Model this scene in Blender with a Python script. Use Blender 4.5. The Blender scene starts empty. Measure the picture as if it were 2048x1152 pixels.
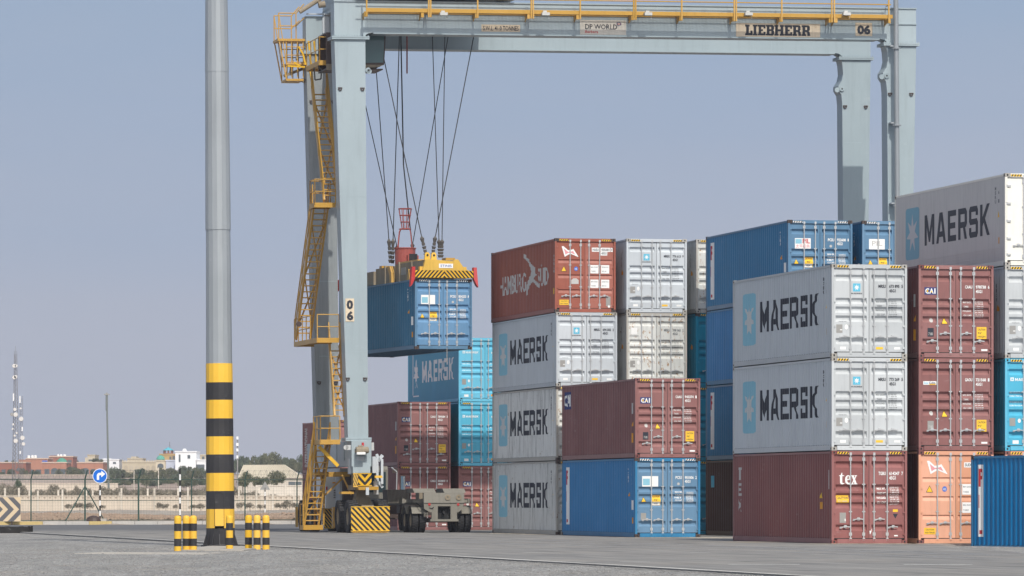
import bpy, bmesh, math, random
import numpy as np
from mathutils import Vector, Matrix
random.seed(7)
SC = bpy.context.scene
COL = SC.collection
R = math.radians
# ------------------------------------------------------------------ camera, sky, sun
F, YH, CH = 10000.0, 999.6, 1.368           # focal length in photo pixels, horizon row, eye height
cam_d = bpy.data.cameras.new("camera"); cam = bpy.data.objects.new("camera", cam_d); COL.objects.link(cam)
cam.location = (0, 0, CH); cam.rotation_euler = (R(90), 0, 0)
cam_d.sensor_width = 36; cam_d.lens = F / 2048 * 36; cam_d.shift_y = (YH - 576) / 2048
cam_d.clip_start = 1; cam_d.clip_end = 9000
SC.camera = cam
SUN_EL, SUN_AZ = R(46), R(15.4)
S = Vector((math.sin(SUN_AZ) * math.cos(SUN_EL), -math.cos(SUN_AZ) * math.cos(SUN_EL), math.sin(SUN_EL)))
w = bpy.data.worlds.new("World"); SC.world = w; w.use_nodes = True
nt = w.node_tree; bg = nt.nodes["Background"]
sky = nt.nodes.new("ShaderNodeTexSky"); sky.sky_type = 'NISHITA'; sky.sun_disc = False
sky.sun_elevation = SUN_EL; sky.sun_rotation = math.atan2(S.x, S.y)
sky.air_density = 1.0; sky.dust_density = 2.2; sky.ozone_density = 3.0; sky.altitude = 0
geo = nt.nodes.new("ShaderNodeTexCoord"); sxyz = nt.nodes.new("ShaderNodeSeparateXYZ"); nt.links.new(geo.outputs["Generated"], sxyz.inputs[0])
def wramp(a, b, c, d):
    r = nt.nodes.new("ShaderNodeMapRange"); r.inputs[1].default_value = a; r.inputs[2].default_value = b; r.inputs[3].default_value = c; r.inputs[4].default_value = d; nt.links.new(sxyz.outputs[2], r.inputs[0]); return r.outputs[0]
hz = nt.nodes.new("ShaderNodeMix"); hz.data_type = 'RGBA'        # dusty desert haze: lavender grey at the horizon, bluer higher up
hz.inputs[6].default_value = (5.25, 5.4, 6.25, 1); hz.inputs[7].default_value = (3.45, 4.65, 6.5, 1)
wn = nt.nodes.new("ShaderNodeTexNoise"); wn.inputs["Scale"].default_value = 7; wn.inputs["Detail"].default_value = 5; wm = nt.nodes.new("ShaderNodeMapping"); wm.inputs["Scale"].default_value = (1, 1, 5); nt.links.new(geo.outputs["Generated"], wm.inputs["Vector"]); nt.links.new(wm.outputs[0], wn.inputs["Vector"])
wa = nt.nodes.new("ShaderNodeMath"); wa.operation = 'MULTIPLY_ADD'; wa.inputs[1].default_value = .55; nt.links.new(wn.outputs["Fac"], wa.inputs[0]); nt.links.new(wramp(0.0, .11, -.28, .72), wa.inputs[2]); wa.use_clamp = True
nt.links.new(wa.outputs[0], hz.inputs[0])
tint = nt.nodes.new("ShaderNodeMix"); tint.data_type = 'RGBA'
nt.links.new(wramp(.08, .35, 0, 1), tint.inputs[0]); nt.links.new(hz.outputs[2], tint.inputs[6]); nt.links.new(sky.outputs[0], tint.inputs[7]); # bright dusty glow round the sun
dt = nt.nodes.new("ShaderNodeVectorMath"); dt.operation = 'DOT_PRODUCT'; nt.links.new(geo.outputs["Generated"], dt.inputs[0]); dt.inputs[1].default_value = S
pw = nt.nodes.new("ShaderNodeMath"); pw.operation = 'POWER'; mxm = nt.nodes.new("ShaderNodeMath"); mxm.operation = 'MAXIMUM'; mxm.inputs[1].default_value = 0; nt.links.new(dt.outputs["Value"], mxm.inputs[0]); nt.links.new(mxm.outputs[0], pw.inputs[0]); pw.inputs[1].default_value = 5
au = nt.nodes.new("ShaderNodeMix"); au.data_type = 'RGBA'; au.blend_type = 'ADD'; au.clamp_factor = False; au.inputs[7].default_value = (15, 14.4, 13.2, 1); nt.links.new(pw.outputs[0], au.inputs[0]); nt.links.new(tint.outputs[2], au.inputs[6])
nt.links.new(au.outputs[2], bg.inputs[0])
bg.inputs[1].default_value = 0.09
sd = bpy.data.lights.new("sun", 'SUN'); sd.energy = 3.2; sd.angle = R(.5); sd.color = (1, .95, .87)
so = bpy.data.objects.new("sun", sd); COL.objects.link(so); so.rotation_euler = S.to_track_quat('Z', 'Y').to_euler(); so.location = (30, -20, 60)
SC.view_settings.view_transform = 'Standard'; SC.view_settings.look = 'None'; SC.view_settings.exposure = 0; SC.view_settings.gamma = 1

def W(px, py, Z):
    return Vector(((px - 1024) * Z / F, Z, CH + (YH - py) * Z / F))
TH = R(12.06)
U = Vector((math.cos(TH), math.sin(TH), 0)); V = Vector((-math.sin(TH), math.cos(TH), 0))

# ------------------------------------------------------------------ materials
MATS = {}
def nmat(name):
    m = bpy.data.materials.new(name); m.use_nodes = True; MATS[name] = m
    return m, m.node_tree.nodes, m.node_tree.links, m.node_tree.nodes["Principled BSDF"]
def flat(name, c, rough=.6, metal=0, alpha=None):
    if name in MATS: return MATS[name]
    m, n, l, b = nmat(name)
    b.inputs["Base Color"].default_value = (*c, 1); b.inputs["Roughness"].default_value = rough; b.inputs["Metallic"].default_value = metal
    return m
def noise(n, l, vec, scale, detail=4, rough=.6, w=None):
    t = n.new("ShaderNodeTexNoise"); t.inputs["Scale"].default_value = scale; t.inputs["Detail"].default_value = detail; t.inputs["Roughness"].default_value = rough
    if w is not None: t.noise_dimensions = '4D'; l.new(w, t.inputs["W"])
    l.new(vec, t.inputs["Vector"]); return t.outputs["Fac"]
def mapping(n, l, src, sc=(1, 1, 1)):
    m = n.new("ShaderNodeMapping"); m.inputs["Scale"].default_value = sc; l.new(src, m.inputs["Vector"]); return m.outputs[0]
def ramp(n, l, fac, a, b, ca=0.0, cb=1.0):
    r = n.new("ShaderNodeMapRange"); r.inputs[1].default_value = a; r.inputs[2].default_value = b; r.inputs[3].default_value = ca; r.inputs[4].default_value = cb
    l.new(fac, r.inputs[0]); return r.outputs[0]
def mix(n, l, fac, a, b):
    x = n.new("ShaderNodeMix"); x.data_type = 'RGBA'
    for v, i in ((fac, 0), (a, 6), (b, 7)):
        if isinstance(v, (int, float)): x.inputs[i].default_value = v
        elif isinstance(v, tuple): x.inputs[i].default_value = (*v[:3], 1)
        else: l.new(v, x.inputs[i])
    return x.outputs[2]
def paint(name, c, rough=.5, fade=.25, dirt=.35, rust=.15, rustc=(.16, .065, .025), metal=0, sc=1.0):
    """weathered paint: faded clouds, vertical grime streaks, rust specks"""
    if name in MATS: return MATS[name]
    m, n, l, b = nmat(name)
    tc = n.new("ShaderNodeTexCoord"); oi = n.new("ShaderNodeObjectInfo"); ob = tc.outputs["Object"]
    mul = n.new("ShaderNodeMath"); mul.operation = 'MULTIPLY'; mul.inputs[1].default_value = 37; l.new(oi.outputs["Random"], mul.inputs[0]); wv = mul.outputs[0]
    f1 = noise(n, l, mapping(n, l, ob, (.5 * sc,) * 3), 1.2, 5, .6, wv)
    lite = tuple(min(1, v * 1.25 + .05) for v in c); dark = tuple(v * .55 for v in c)
    col = mix(n, l, ramp(n, l, f1, .45, .75, 0, fade), c, lite)
    st = noise(n, l, mapping(n, l, ob, (5 * sc, 5 * sc, .45 * sc)), 1.5, 5, .65, wv)
    col = mix(n, l, ramp(n, l, st, .5, .8, 0, dirt), col, tuple(v * .5 + .03 for v in dark))
    f3 = noise(n, l, mapping(n, l, ob, (3 * sc, 3 * sc, 1.6 * sc)), 3.5, 6, .7, wv)
    col = mix(n, l, ramp(n, l, f3, .72 - rust * .25, .78 - rust * .22, 0, min(1, rust * 5)), col, rustc)
    sc2 = noise(n, l, mapping(n, l, ob, (.9 * sc, .9 * sc, 2.2 * sc)), 2.2, 7, .75, wv)              # scuffs and chalky scrapes
    col = mix(n, l, ramp(n, l, sc2, .60, .68, 0, .30 + fade * .4), col, tuple(min(1, v * .8 + .16) for v in c))
    run = noise(n, l, mapping(n, l, ob, (11 * sc, 11 * sc, .35 * sc)), 1.2, 3, .5, wv)               # thin rust runs
    col = mix(n, l, ramp(n, l, run, .70, .80, 0, min(.8, rust * 2.5)), col, rustc)
    hs = n.new("ShaderNodeHueSaturation"); l.new(ramp(n, l, oi.outputs["Random"], 0, 1, .86, 1.06), hs.inputs["Value"]); l.new(ramp(n, l, oi.outputs["Random"], 0, 1, 1.03, .92), hs.inputs["Saturation"]); l.new(col, hs.inputs["Color"]); col = hs.outputs[0]
    l.new(col, b.inputs["Base Color"]); b.inputs["Roughness"].default_value = rough - .04 if rough <= .5 else rough; b.inputs["Metallic"].default_value = metal; b.inputs["Specular IOR Level"].default_value = .26 if rough <= .5 else .2
    bm_ = n.new("ShaderNodeBump"); bm_.inputs["Strength"].default_value = .15; bm_.inputs["Distance"].default_value = .03
    l.new(noise(n, l, mapping(n, l, ob, (1.2, 1.2, 1.2)), 2, 3, .5, wv), bm_.inputs["Height"]); l.new(bm_.outputs[0], b.inputs["Normal"])
    return m
P_GREY = paint("paint_light_grey", (.53, .57, .60), rust=.05, fade=.2, dirt=.25)
P_WHITE_D = paint("paint_door_white", (.53, .555, .565), rust=.12, fade=.3, dirt=.2)
P_WEATH = paint("paint_weathered_grey", (.64, .65, .63), rust=.42, dirt=1.0, rustc=(.22, .13, .06))
P_RUSTW = paint("paint_rusty_white", (.62, .63, .60), rust=.62, dirt=.35, rustc=(.34, .18, .07))
P_MAROON = paint("paint_maroon", (.205, .075, .070), rough=.5, rust=.14, fade=.6, dirt=.55, rustc=(.05, .02, .015))
P_TEX = paint("paint_oxide_maroon", (.235, .078, .070), rough=.5, rust=.15, fade=.4, dirt=.45, rustc=(.06, .025, .02))
P_RED = paint("paint_brick_red", (.34, .105, .070), rust=.1, fade=.35, dirt=.35, rustc=(.15, .03, .02))
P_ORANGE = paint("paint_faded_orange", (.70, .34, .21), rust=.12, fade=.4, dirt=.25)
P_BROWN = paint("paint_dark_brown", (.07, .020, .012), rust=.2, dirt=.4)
P_PIL = paint("paint_blue", (.010, .175, .36), rust=.08, fade=.3, dirt=.35)
P_PIL2 = paint("paint_strong_blue", (.002, .185, .44), rust=.06, fade=.3, dirt=.35)
P_PILD = paint("paint_blue_door", (.110, .225, .355), rust=.1, fade=.45, dirt=.25)
P_PILR = paint("paint_blue_door_rusty", (.105, .245, .42), rust=.3, fade=.55, dirt=.35, rustc=(.30, .22, .15))
P_CYAN = paint("paint_cyan", (.10, .47, .66), rust=.05, fade=.3, dirt=.2)
P_TEAL = paint("paint_teal", (.004, .27, .42), rust=.15, fade=.3, dirt=.4)
P_REEF = paint("paint_reefer_white", (.62, .61, .58), rust=.06, fade=.2, dirt=.3)
P_REEFD = paint("paint_reefer_door", (.80, .78, .70), rust=.1, fade=.2, dirt=.12, rustc=(.5, .33, .15))
P_FRAME = paint("paint_worn_frame", (.42, .40, .36), rust=.45, dirt=.5)
P_CAST = paint("paint_dark_frame", (.085, .06, .052), rust=.3, dirt=.4)
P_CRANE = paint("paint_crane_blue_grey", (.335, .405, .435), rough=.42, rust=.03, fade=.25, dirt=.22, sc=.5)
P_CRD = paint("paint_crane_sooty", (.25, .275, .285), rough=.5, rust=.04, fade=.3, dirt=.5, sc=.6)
P_YEL = paint("paint_crane_yellow", (.54, .31, .06), rough=.45, rust=.12, fade=.2, dirt=.3)
P_YEL2 = paint("paint_bright_yellow", (.80, .47, .04), rough=.5, rust=.05, fade=.2, dirt=.15)
P_BLK = paint("paint_black", (.028, .028, .030), rough=.55, rust=.05, fade=.25, dirt=.3)
P_TAN = paint("paint_dusty_tan", (.30, .25, .18), rough=.7, rust=.25, dirt=.6)
P_DUST = paint("paint_dusty_trailer", (.25, .235, .20), rough=.7, rust=.15, dirt=.5)
P_REDB = paint("paint_signal_red", (.35, .085, .07), rust=.1, dirt=.4)
P_REDF = paint("paint_bright_red", (.52, .04, .04), rust=.05, dirt=.2)
P_ROD = flat("galvanised_rod", (.52, .53, .53), .45, .3)
GALV = paint("galvanised_steel", (.335, .36, .375), rough=.42, rust=.0, fade=.35, dirt=.2, metal=.35, sc=.7)
BLACK = flat("matt_black", (.012, .012, .013), .7)
RUB = flat("rubber_tyre", (.028, .028, .030), .85)
WHITE = flat("white_vinyl", (.82, .82, .80), .6)
INK = flat("dark_ink", (.018, .022, .035), .6)
INKF = flat("faded_ink", (.13, .14, .15), .6)
CY_L = flat("logo_cyan", (.10, .46, .64), .6)
CY_F = flat("logo_cyan_faded", (.24, .50, .62), .7)
ST_G = flat("logo_star_grey", (.56, .58, .58), .7)
YV = flat("yellow_vinyl", (.85, .52, .03), .6)
RV = flat("red_vinyl", (.50, .03, .04), .6)
NAVY = flat("navy_vinyl", (.02, .035, .16), .6)
PLATE = flat("aluminium_plate", (.34, .33, .31), .5, .3)
ORV = flat("orange_vinyl", (.75, .33, .02), .6)
BLUV = flat("blue_vinyl", (.02, .13, .55), .5)
PINK = flat("pink_vinyl", (.70, .30, .32), .6)
LGREY = flat("light_grey_vinyl", (.50, .49, .47), .6)
GLASS = flat("dark_glass", (.03, .05, .055), .08)
CONC = paint("concrete", (.46, .43, .38), rough=.9, rust=.05, fade=.3, dirt=.3)

P_MARD = paint("paint_maroon_door_faded", (.265, .118, .110), rust=.1, fade=.6, dirt=.35, rustc=(.10, .04, .03))
P_TEXD = paint("paint_oxide_door_faded", (.275, .105, .098), rust=.12, fade=.6, dirt=.35, rustc=(.10, .04, .03))
# ------------------------------------------------------------------ mesh helpers
class MB:
    def __init__(s): s.v = []; s.f = []; s.m = []
    def add(s, vs, fs, m=0):
        o = len(s.v); s.v += [tuple(v) for v in vs]; s.f += [tuple(i + o for i in f) for f in fs]; s.m += [m] * len(fs)
    def box(s, x0, x1, y0, y1, z0, z1, m=0):
        s.add([(x0, y0, z0), (x1, y0, z0), (x1, y1, z0), (x0, y1, z0), (x0, y0, z1), (x1, y0, z1), (x1, y1, z1), (x0, y1, z1)],
              [(0, 3, 2, 1), (4, 5, 6, 7), (0, 1, 5, 4), (1, 2, 6, 5), (2, 3, 7, 6), (3, 0, 4, 7)], m)
    def tube(s, a, b, r, n=6, m=0, r2=None, caps=True):
        a = Vector(a); b = Vector(b); d = b - a
        if d.length < 1e-6: return
        q = d.to_track_quat('Z', 'Y'); r2 = r if r2 is None else r2
        vs = []
        for c, rr in ((a, r), (b, r2)):
            for i in range(n):
                t = 2 * math.pi * (i + .5) / n; vs.append(c + q @ Vector((math.cos(t) * rr, math.sin(t) * rr, 0)))
        fs = [(i, (i + 1) % n, n + (i + 1) % n, n + i) for i in range(n)]
        if caps: fs += [tuple(range(n))[::-1], tuple(range(n, 2 * n))]
        s.add(vs, fs, m)
    def bar(s, a, b, wx, wy, m=0):
        """rectangular bar between two points"""
        a = Vector(a); b = Vector(b); d = (b - a).normalized()
        up = Vector((0, 0, 1)) if abs(d.z) < .95 else Vector((0, 1, 0))
        x = d.cross(up).normalized() * wx / 2; y = x.cross(d).normalized() * wy / 2
        vs = [c + i * x + j * y for c in (a, b) for i, j in ((-1, -1), (1, -1), (1, 1), (-1, 1))]
        s.add(vs, [(0, 1, 2, 3), (7, 6, 5, 4), (0, 4, 5, 1), (1, 5, 6, 2), (2, 6, 7, 3), (3, 7, 4, 0)], m)
    def prism(s, pts, y0, y1, m=0, ax='y'):
        """polygon in x,z extruded along y (ax='y'), or in y,z along x (ax='x'), or x,y along z (ax='z')"""
        n = len(pts)
        f = {'y': lambda p, t: (p[0], t, p[1]), 'x': lambda p, t: (t, p[0], p[1]), 'z': lambda p, t: (p[0], p[1], t)}[ax]
        s.add([f(p, t) for t in (y0, y1) for p in pts], [tuple(range(n)), tuple(range(2 * n - 1, n - 1, -1))] + [(i, i + n, (i + 1) % n + n, (i + 1) % n) for i in range(n)], m)
    def lathe(s, c, prof, n=24, axis='z', m=0, mats=None):
        vs = []
        for r_, h in prof:
            for i in range(n):
                t = 2 * math.pi * i / n; a, b = math.cos(t) * r_, math.sin(t) * r_
                vs.append(Vector(c) + (Vector((a, b, h)) if axis == 'z' else Vector((h, a, b)) if axis == 'x' else Vector((a, h, b))))
        for k in range(len(prof) - 1):
            fs = [(k * n + i, k * n + (i + 1) % n, (k + 1) * n + (i + 1) % n, (k + 1) * n + i) for i in range(n)]
            if k == 0:
                o = len(s.v); s.v += [tuple(v) for v in vs]
            s.f += [tuple(i + o for i in f) for f in fs]; s.m += [mats[k] if mats else m] * n
        return s
    def mesh(s, name, mats, smooth=False):
        me = bpy.data.meshes.new(name); me.from_pydata(s.v, [], s.f)
        for m in (mats if isinstance(mats, (list, tuple)) else [mats]): me.materials.append(m)
        me.polygons.foreach_set("material_index", s.m)
        if smooth: me.polygons.foreach_set("use_smooth", [True] * len(me.polygons))
        bm = bmesh.new(); bm.from_mesh(me); bmesh.ops.recalc_face_normals(bm, faces=bm.faces); bm.to_mesh(me); bm.free()
        me.update(); return me
def link(name, me, parent=None, loc=None):
    o = bpy.data.objects.new(name, me); COL.objects.link(o)
    if parent: o.parent = parent
    if loc is not None: o.location = loc
    return o
def build(name, mb, mats, parent=None, loc=None, smooth=False): return link(name, mb.mesh(name, mats, smooth), parent, loc)
def tag(o, label, cat, group=None, kind=None):
    if label: o["label"] = label
    if cat: o["category"] = cat
    if group: o["group"] = group
    if kind: o["kind"] = kind
    return o
def empty(name, loc, rot=(0, 0, 0)):
    o = bpy.data.objects.new(name, None); o.empty_display_size = .3; COL.objects.link(o); o.location = loc; o.rotation_euler = rot; return o
# flat shapes: text and outlines as (verts2d, faces)
_tc = {}
def text2d(s, bold=0.0, ls=1.0):
    k = (s, bold, ls)
    if k in _tc: return _tc[k]
    c = bpy.data.curves.new("t", 'FONT'); c.body = s; c.size = 1; c.offset = bold; c.resolution_u = 2; c.space_character = ls; c.fill_mode = 'BOTH'
    o = bpy.data.objects.new("t", c); COL.objects.link(o); bpy.context.view_layer.update()
    me = o.evaluated_get(bpy.context.evaluated_depsgraph_get()).to_mesh()
    vs = [(v.co.x, v.co.y) for v in me.vertices]; fs = [tuple(p.vertices) for p in me.polygons]
    bpy.data.objects.remove(o); bpy.data.curves.remove(c)
    if not vs: vs = [(0, 0), (1, 0), (1, 1)]; fs = [(0, 1, 2)]
    _tc[k] = norm2d((vs, fs)); return _tc[k]
def norm2d(g):
    vs, fs = g; xs = [v[0] for v in vs]; ys = [v[1] for v in vs]
    x0, x1, y0, y1 = min(xs), max(xs), min(ys), max(ys)
    return ([((x - x0) / (x1 - x0 or 1), (y - y0) / (y1 - y0 or 1)) for x, y in vs], fs)
def loops2d(loops, normalise=False):
    c = bpy.data.curves.new("t", 'CURVE'); c.dimensions = '2D'; c.fill_mode = 'BOTH'
    for lp in loops:
        sp = c.splines.new('POLY'); sp.points.add(len(lp) - 1)
        for p, q in zip(sp.points, lp): p.co = (q[0], q[1], 0, 1)
        sp.use_cyclic_u = True
    o = bpy.data.objects.new("t", c); COL.objects.link(o); bpy.context.view_layer.update()
    me = o.evaluated_get(bpy.context.evaluated_depsgraph_get()).to_mesh()
    g = ([(v.co.x, v.co.y) for v in me.vertices], [tuple(p.vertices) for p in me.polygons])
    bpy.data.objects.remove(o); bpy.data.curves.remove(c)
    return norm2d(g) if normalise else g
def place2d(g, x, y, w_, h_): return ([(x + a * w_, y + b * h_) for a, b in g[0]], g[1])
def join2d(gs):
    vs = []; fs = []
    for g in gs:
        o = len(vs); vs += g[0]; fs += [tuple(i + o for i in f) for f in g[1]]
    return vs, fs
RECT = ([(0, 0), (1, 0), (1, 1), (0, 1)], [(0, 1, 2, 3)])
LET = {
 'M': ([[(0, 0), (0, 1), (.25, 1), (.5, .42), (.75, 1), (1, 1), (1, 0), (.78, 0), (.78, .6), (.57, .1), (.43, .1), (.22, .6), (.22, 0)]], 1.15),
 'A': ([[(0, 0), (.34, 1), (.66, 1), (1, 0), (.76, 0), (.69, .2), (.31, .2), (.24, 0)], [(.38, .38), (.62, .38), (.5, .76)]], 1.12),
 'E': ([[(0, 0), (0, 1), (1, 1), (1, .81), (.28, .81), (.28, .6), (.9, .6), (.9, .41), (.28, .41), (.28, .19), (1, .19), (1, 0)]], .95),
 'R': ([[(0, 0), (0, 1), (.85, 1), (1, .88), (1, .5), (.88, .38), (.8, .38), (1, 0), (.73, 0), (.55, .37), (.27, .37), (.27, 0)], [(.27, .56), (.27, .81), (.73, .81), (.73, .56)]], 1.0),
 'S': ([[(0, .12), (0, .32), (.26, .32), (.26, .18), (.74, .18), (.74, .41), (.12, .41), (0, .53), (0, .88), (.12, 1), (.88, 1), (1, .88), (1, .7), (.74, .7), (.74, .82), (.26, .82), (.26, .6), (.88, .6), (1, .48), (1, .12), (.88, 0), (.12, 0)]], 1.0),
 'K': ([[(0, 0), (0, 1), (.26, 1), (.26, .6), (.72, 1), (1.02, 1), (.52, .54), (1.02, 0), (.72, 0), (.38, .42), (.26, .3), (.26, 0)]], 1.05)}
def word_maersk():
    gs = []; x = 0
    for ch in "MAERSK":
        lp, wd = LET[ch]; gs.append(place2d(loops2d(lp), x, 0, wd * .6, 1)); x += wd * .6 + .14
    return norm2d(join2d(gs))
MK = word_maersk()
def star_pts(n=7, ri=.42, cx=.5, cy=.5, r_=.5, ph=90):
    return [(cx + r_ * (1 if i % 2 == 0 else ri) * math.cos(R(ph) + math.pi * i / n), cy + r_ * (1 if i % 2 == 0 else ri) * math.sin(R(ph) + math.pi * i / n)) for i in range(2 * n)]
STAR = loops2d([star_pts()])
CIRC = loops2d([[(.5 + .5 * math.cos(i * math.pi / 10), .5 + .5 * math.sin(i * math.pi / 10)) for i in range(20)]])
TRI = loops2d([[(0, 0), (1, 0), (.5, 1)]])
def rrect(rx, ry):
    p = []
    for cx, cy, a in ((1 - rx, 1 - ry, 0), (rx, 1 - ry, 90), (rx, ry, 180), (1 - rx, ry, 270)):
        p += [(cx + rx * math.cos(R(a + k * 22.5)), cy + ry * math.sin(R(a + k * 22.5))) for k in range(5)]
    return p
FLAG = loops2d([[(0, .98), (.1, 1), (.38, .62), (.62, .68), (.7, .75), (1, .02), (.97, 0), (.55, .28), (.42, .22), (.18, 0)]])
FLAGIN = loops2d([[(.12, .86), (.4, .48), (.66, .54), (.72, .6), (.86, .18), (.56, .4), (.38, .36), (.22, .16)]])
FLAGBIG = loops2d([[(.05, 1), (.14, .98), (.2, .90), (.32, .86), (.42, .75), (.52, .70), (.70, .62), (.66, .57), (.72, .48), (.78, .44), (.66, .42), (.62, .36), (.74, .30), (.90, .22), (.96, .12), (.82, .16), (.58, .30), (.46, .27), (.34, .2), (.24, .02), (.2, .0), (.22, .26), (.34, .40), (.46, .50), (.48, .56), (.40, .66), (.30, .78), (.18, .85), (.05, .9)]])

# ------------------------------------------------------------------ containers
CW, CL, CHT = 2.438, 12.192, 2.896
PITCH = .278
def side_prof(t):
    """depth of the corrugated wall at distance t along it"""
    u = (t % PITCH) / PITCH
    if u < .26: return 0
    if u < .5: return (u - .26) / .24 * .038
    if u < .76: return .038
    return (1 - (u - .76) / .24) * .038
def side_cuts(a, b):
    k = int(a / PITCH) - 1; out = []
    while k * PITCH < b:
        for q in (0, .26, .5, .76):
            t = (k + q) * PITCH
            if a < t < b: out.append(t)
        k += 1
    return out
GROOVE = {'five': [2.47, 1.75, 1.48, 1.20, .50], 'three': [2.02, 1.43, .85], 'flat': []}
def door_prof(z, style):
    for g in GROOVE[style]:
        if style == 'three':
            if g - .10 < z < g + .05:
                return .035 if g - .0 < z < g + .03 else (g + .05 - z) / .02 * .035 if z >= g + .03 else (z - g + .10) / .10 * .035
        elif g - .10 < z < g + .10:
            d = abs(z - g); return .07 if d < .025 else (.10 - d) / .075 * .07
    return 0
def door_cuts(style):
    o = []
    for g in GROOVE[style]:
        o += [g - .10, g, g + .03, g + .05] if style == 'three' else [g - .10, g - .025, g + .025, g + .10]
    return o
def cut2d(g, cuts, axis):
    bm = bmesh.new(); vs = [bm.verts.new((a, b, 0)) for a, b in g[0]]
    for f in g[1]:
        try: bm.faces.new([vs[i] for i in f])
        except ValueError: pass
    lo = min(v[axis] for v in g[0]); hi = max(v[axis] for v in g[0])
    nrm = (1, 0, 0) if axis == 0 else (0, 1, 0)
    for c in cuts:
        if lo < c < hi:
            co = (c, 0, 0) if axis == 0 else (0, c, 0)
            bmesh.ops.bisect_plane(bm, geom=bm.verts[:] + bm.edges[:] + bm.faces[:], dist=1e-5, plane_co=co, plane_no=nrm)
    bm.verts.index_update(); r = ([(v.co.x, v.co.y) for v in bm.verts], [tuple(v.index for v in f.verts) for f in bm.faces]); bm.free(); return r
XP = .012; YD = .055
def on_side(g, depth=0, flatside=False):
    """g in (distance from the far end's left, height); returns MB draped on the left wall"""
    mb = MB()
    if flatside: mb.add([(XP - .004 - depth, t, z) for t, z in g[0]], g[1]); return mb
    ts = [v[0] for v in g[0]]
    g = cut2d(g, side_cuts(min(ts), max(ts)), 0)
    mb.add([(XP - .004 - depth + side_prof(t), t, z) for t, z in g[0]], g[1]); return mb
def on_door(g, style, depth=0):
    g = cut2d(g, door_cuts(style), 1); mb = MB()
    mb.add([(x, YD - .004 - depth + door_prof(z, style), z) for x, z in g[0]], g[1]); return mb
def side_g(g, y_near, y_far, z0, z1):
    """unit shape placed on the left wall, reading from far end (left) to the door (right)"""
    return ([(y_far - a * (y_far - y_near), z0 + b * (z1 - z0)) for a, b in g[0]], [f[::-1] for f in g[1]])
_mc = {}
def cached(key, fn):
    if key not in _mc: _mc[key] = fn()
    return _mc[key]

def m_frame(L, matf):
    def f():
        mb = MB(); c = .10
        for x0, x1 in ((0, .075), (CW - .075, CW)):
            mb.box(x0, x1, .002, c, .118, CHT - .118); mb.box(x0, x1, L - c, L - .002, .118, CHT - .118)
            mb.box(x0 + .003, x1 - .003, .178, L - .178, CHT - .085, CHT - .02); mb.box(x0 + .003, x1 - .003, .178, L - .178, .012, .165)
        mb.box(.178, CW - .178, .006, .1, CHT - .125, CHT - .006); mb.box(.178, CW - .178, .006, .12, .012, .150)
        mb.box(.178, CW - .178, L - .1, L - .006, CHT - .115, CHT - .006); mb.box(.178, CW - .178, L - .12, L - .006, .012, .150)
        for k in range(int(L / .6)): mb.box(.08, CW - .08, .5 + k * .6, .56 + k * .6, .03, .14)
        for k in range(4): mb.box(*( (a := (.615, 1.04, 1.375, 1.80)[k]) - .03, a + .03), -.012, .006, .10, .15)
        return mb.mesh("frame", matf)
    return cached(("frame", L, matf.name), f)
def m_casting(matf):
    def f():
        mb = MB(); mb.box(0, .162, 0, .178, 0, .118, 0)
        mb.box(.055, .105, -.003, .02, .03, .09, 1); mb.box(-.003, .02, .05, .125, .035, .085, 1); mb.box(.142, .165, .05, .125, .035, .085, 1)
        return mb.mesh("corner_casting", [matf, BLACK])
    return cached(("cast", matf.name), f)
def m_side(L, matp, flatside):
    def f():
        mb = MB(); y0, y1 = .1, L - .1; z0, z1 = .165, CHT - .085
        ts = [y0] + ([] if flatside else side_cuts(y0 + .001, y1 - .001)) + [y1]
        vs = []; fs = []
        for t in ts:
            d = 0 if flatside else side_prof(t); vs += [(XP + d, t, z0), (XP + d, t, z1)]
        fs = [(2 * i, 2 * i + 1, 2 * i + 3, 2 * i + 2) for i in range(len(ts) - 1)]
        mb.add(vs, fs)
        if flatside:
            for k in range(5): mb.box(XP - .008, XP + .004, y0 + .05, y1 - .05, .22 + k * .09, .25 + k * .09)
        return mb.mesh("side_panel", matp)
    return cached(("side", L, matp.name, flatside), f)
def m_side_r(L, matp, flatside):
    def f():
        me = m_side(L, matp, flatside).copy()
        for v in me.vertices: v.co.x = CW - v.co.x
        me.flip_normals(); return me
    return cached(("sider", L, matp.name, flatside), f)
def m_roof(L, matp):
    def f():
        mb = MB(); mb.box(.08, CW - .08, .1, L - .1, CHT - .05, CHT - .03)
        for k in range(int(L / .3) - 1): mb.box(.15, CW - .15, .25 + k * .3, .37 + k * .3, CHT - .03, CHT - .012)
        return mb.mesh("roof", matp)
    return cached(("roof", L, matp.name), f)
def m_end(L, matp):
    def f():
        mb = MB(); mb.box(.08, CW - .08, L - .06, L - .04, .15, CHT - .11)
        for k in range(9): mb.box(.15 + k * .24, .27 + k * .24, L - .042, L - .012, .2, CHT - .16)
        return mb.mesh("end_wall", matp)
    return cached(("end", L, matp.name), f)
def m_floor(L):
    def f():
        mb = MB(); mb.box(.02, CW - .02, .05, L - .05, .145, .175); return mb.mesh("floor", BLACK)
    return cached(("floor", L), f)
DX = {0: (.085, 1.212), 1: (1.226, CW - .085)}
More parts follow.
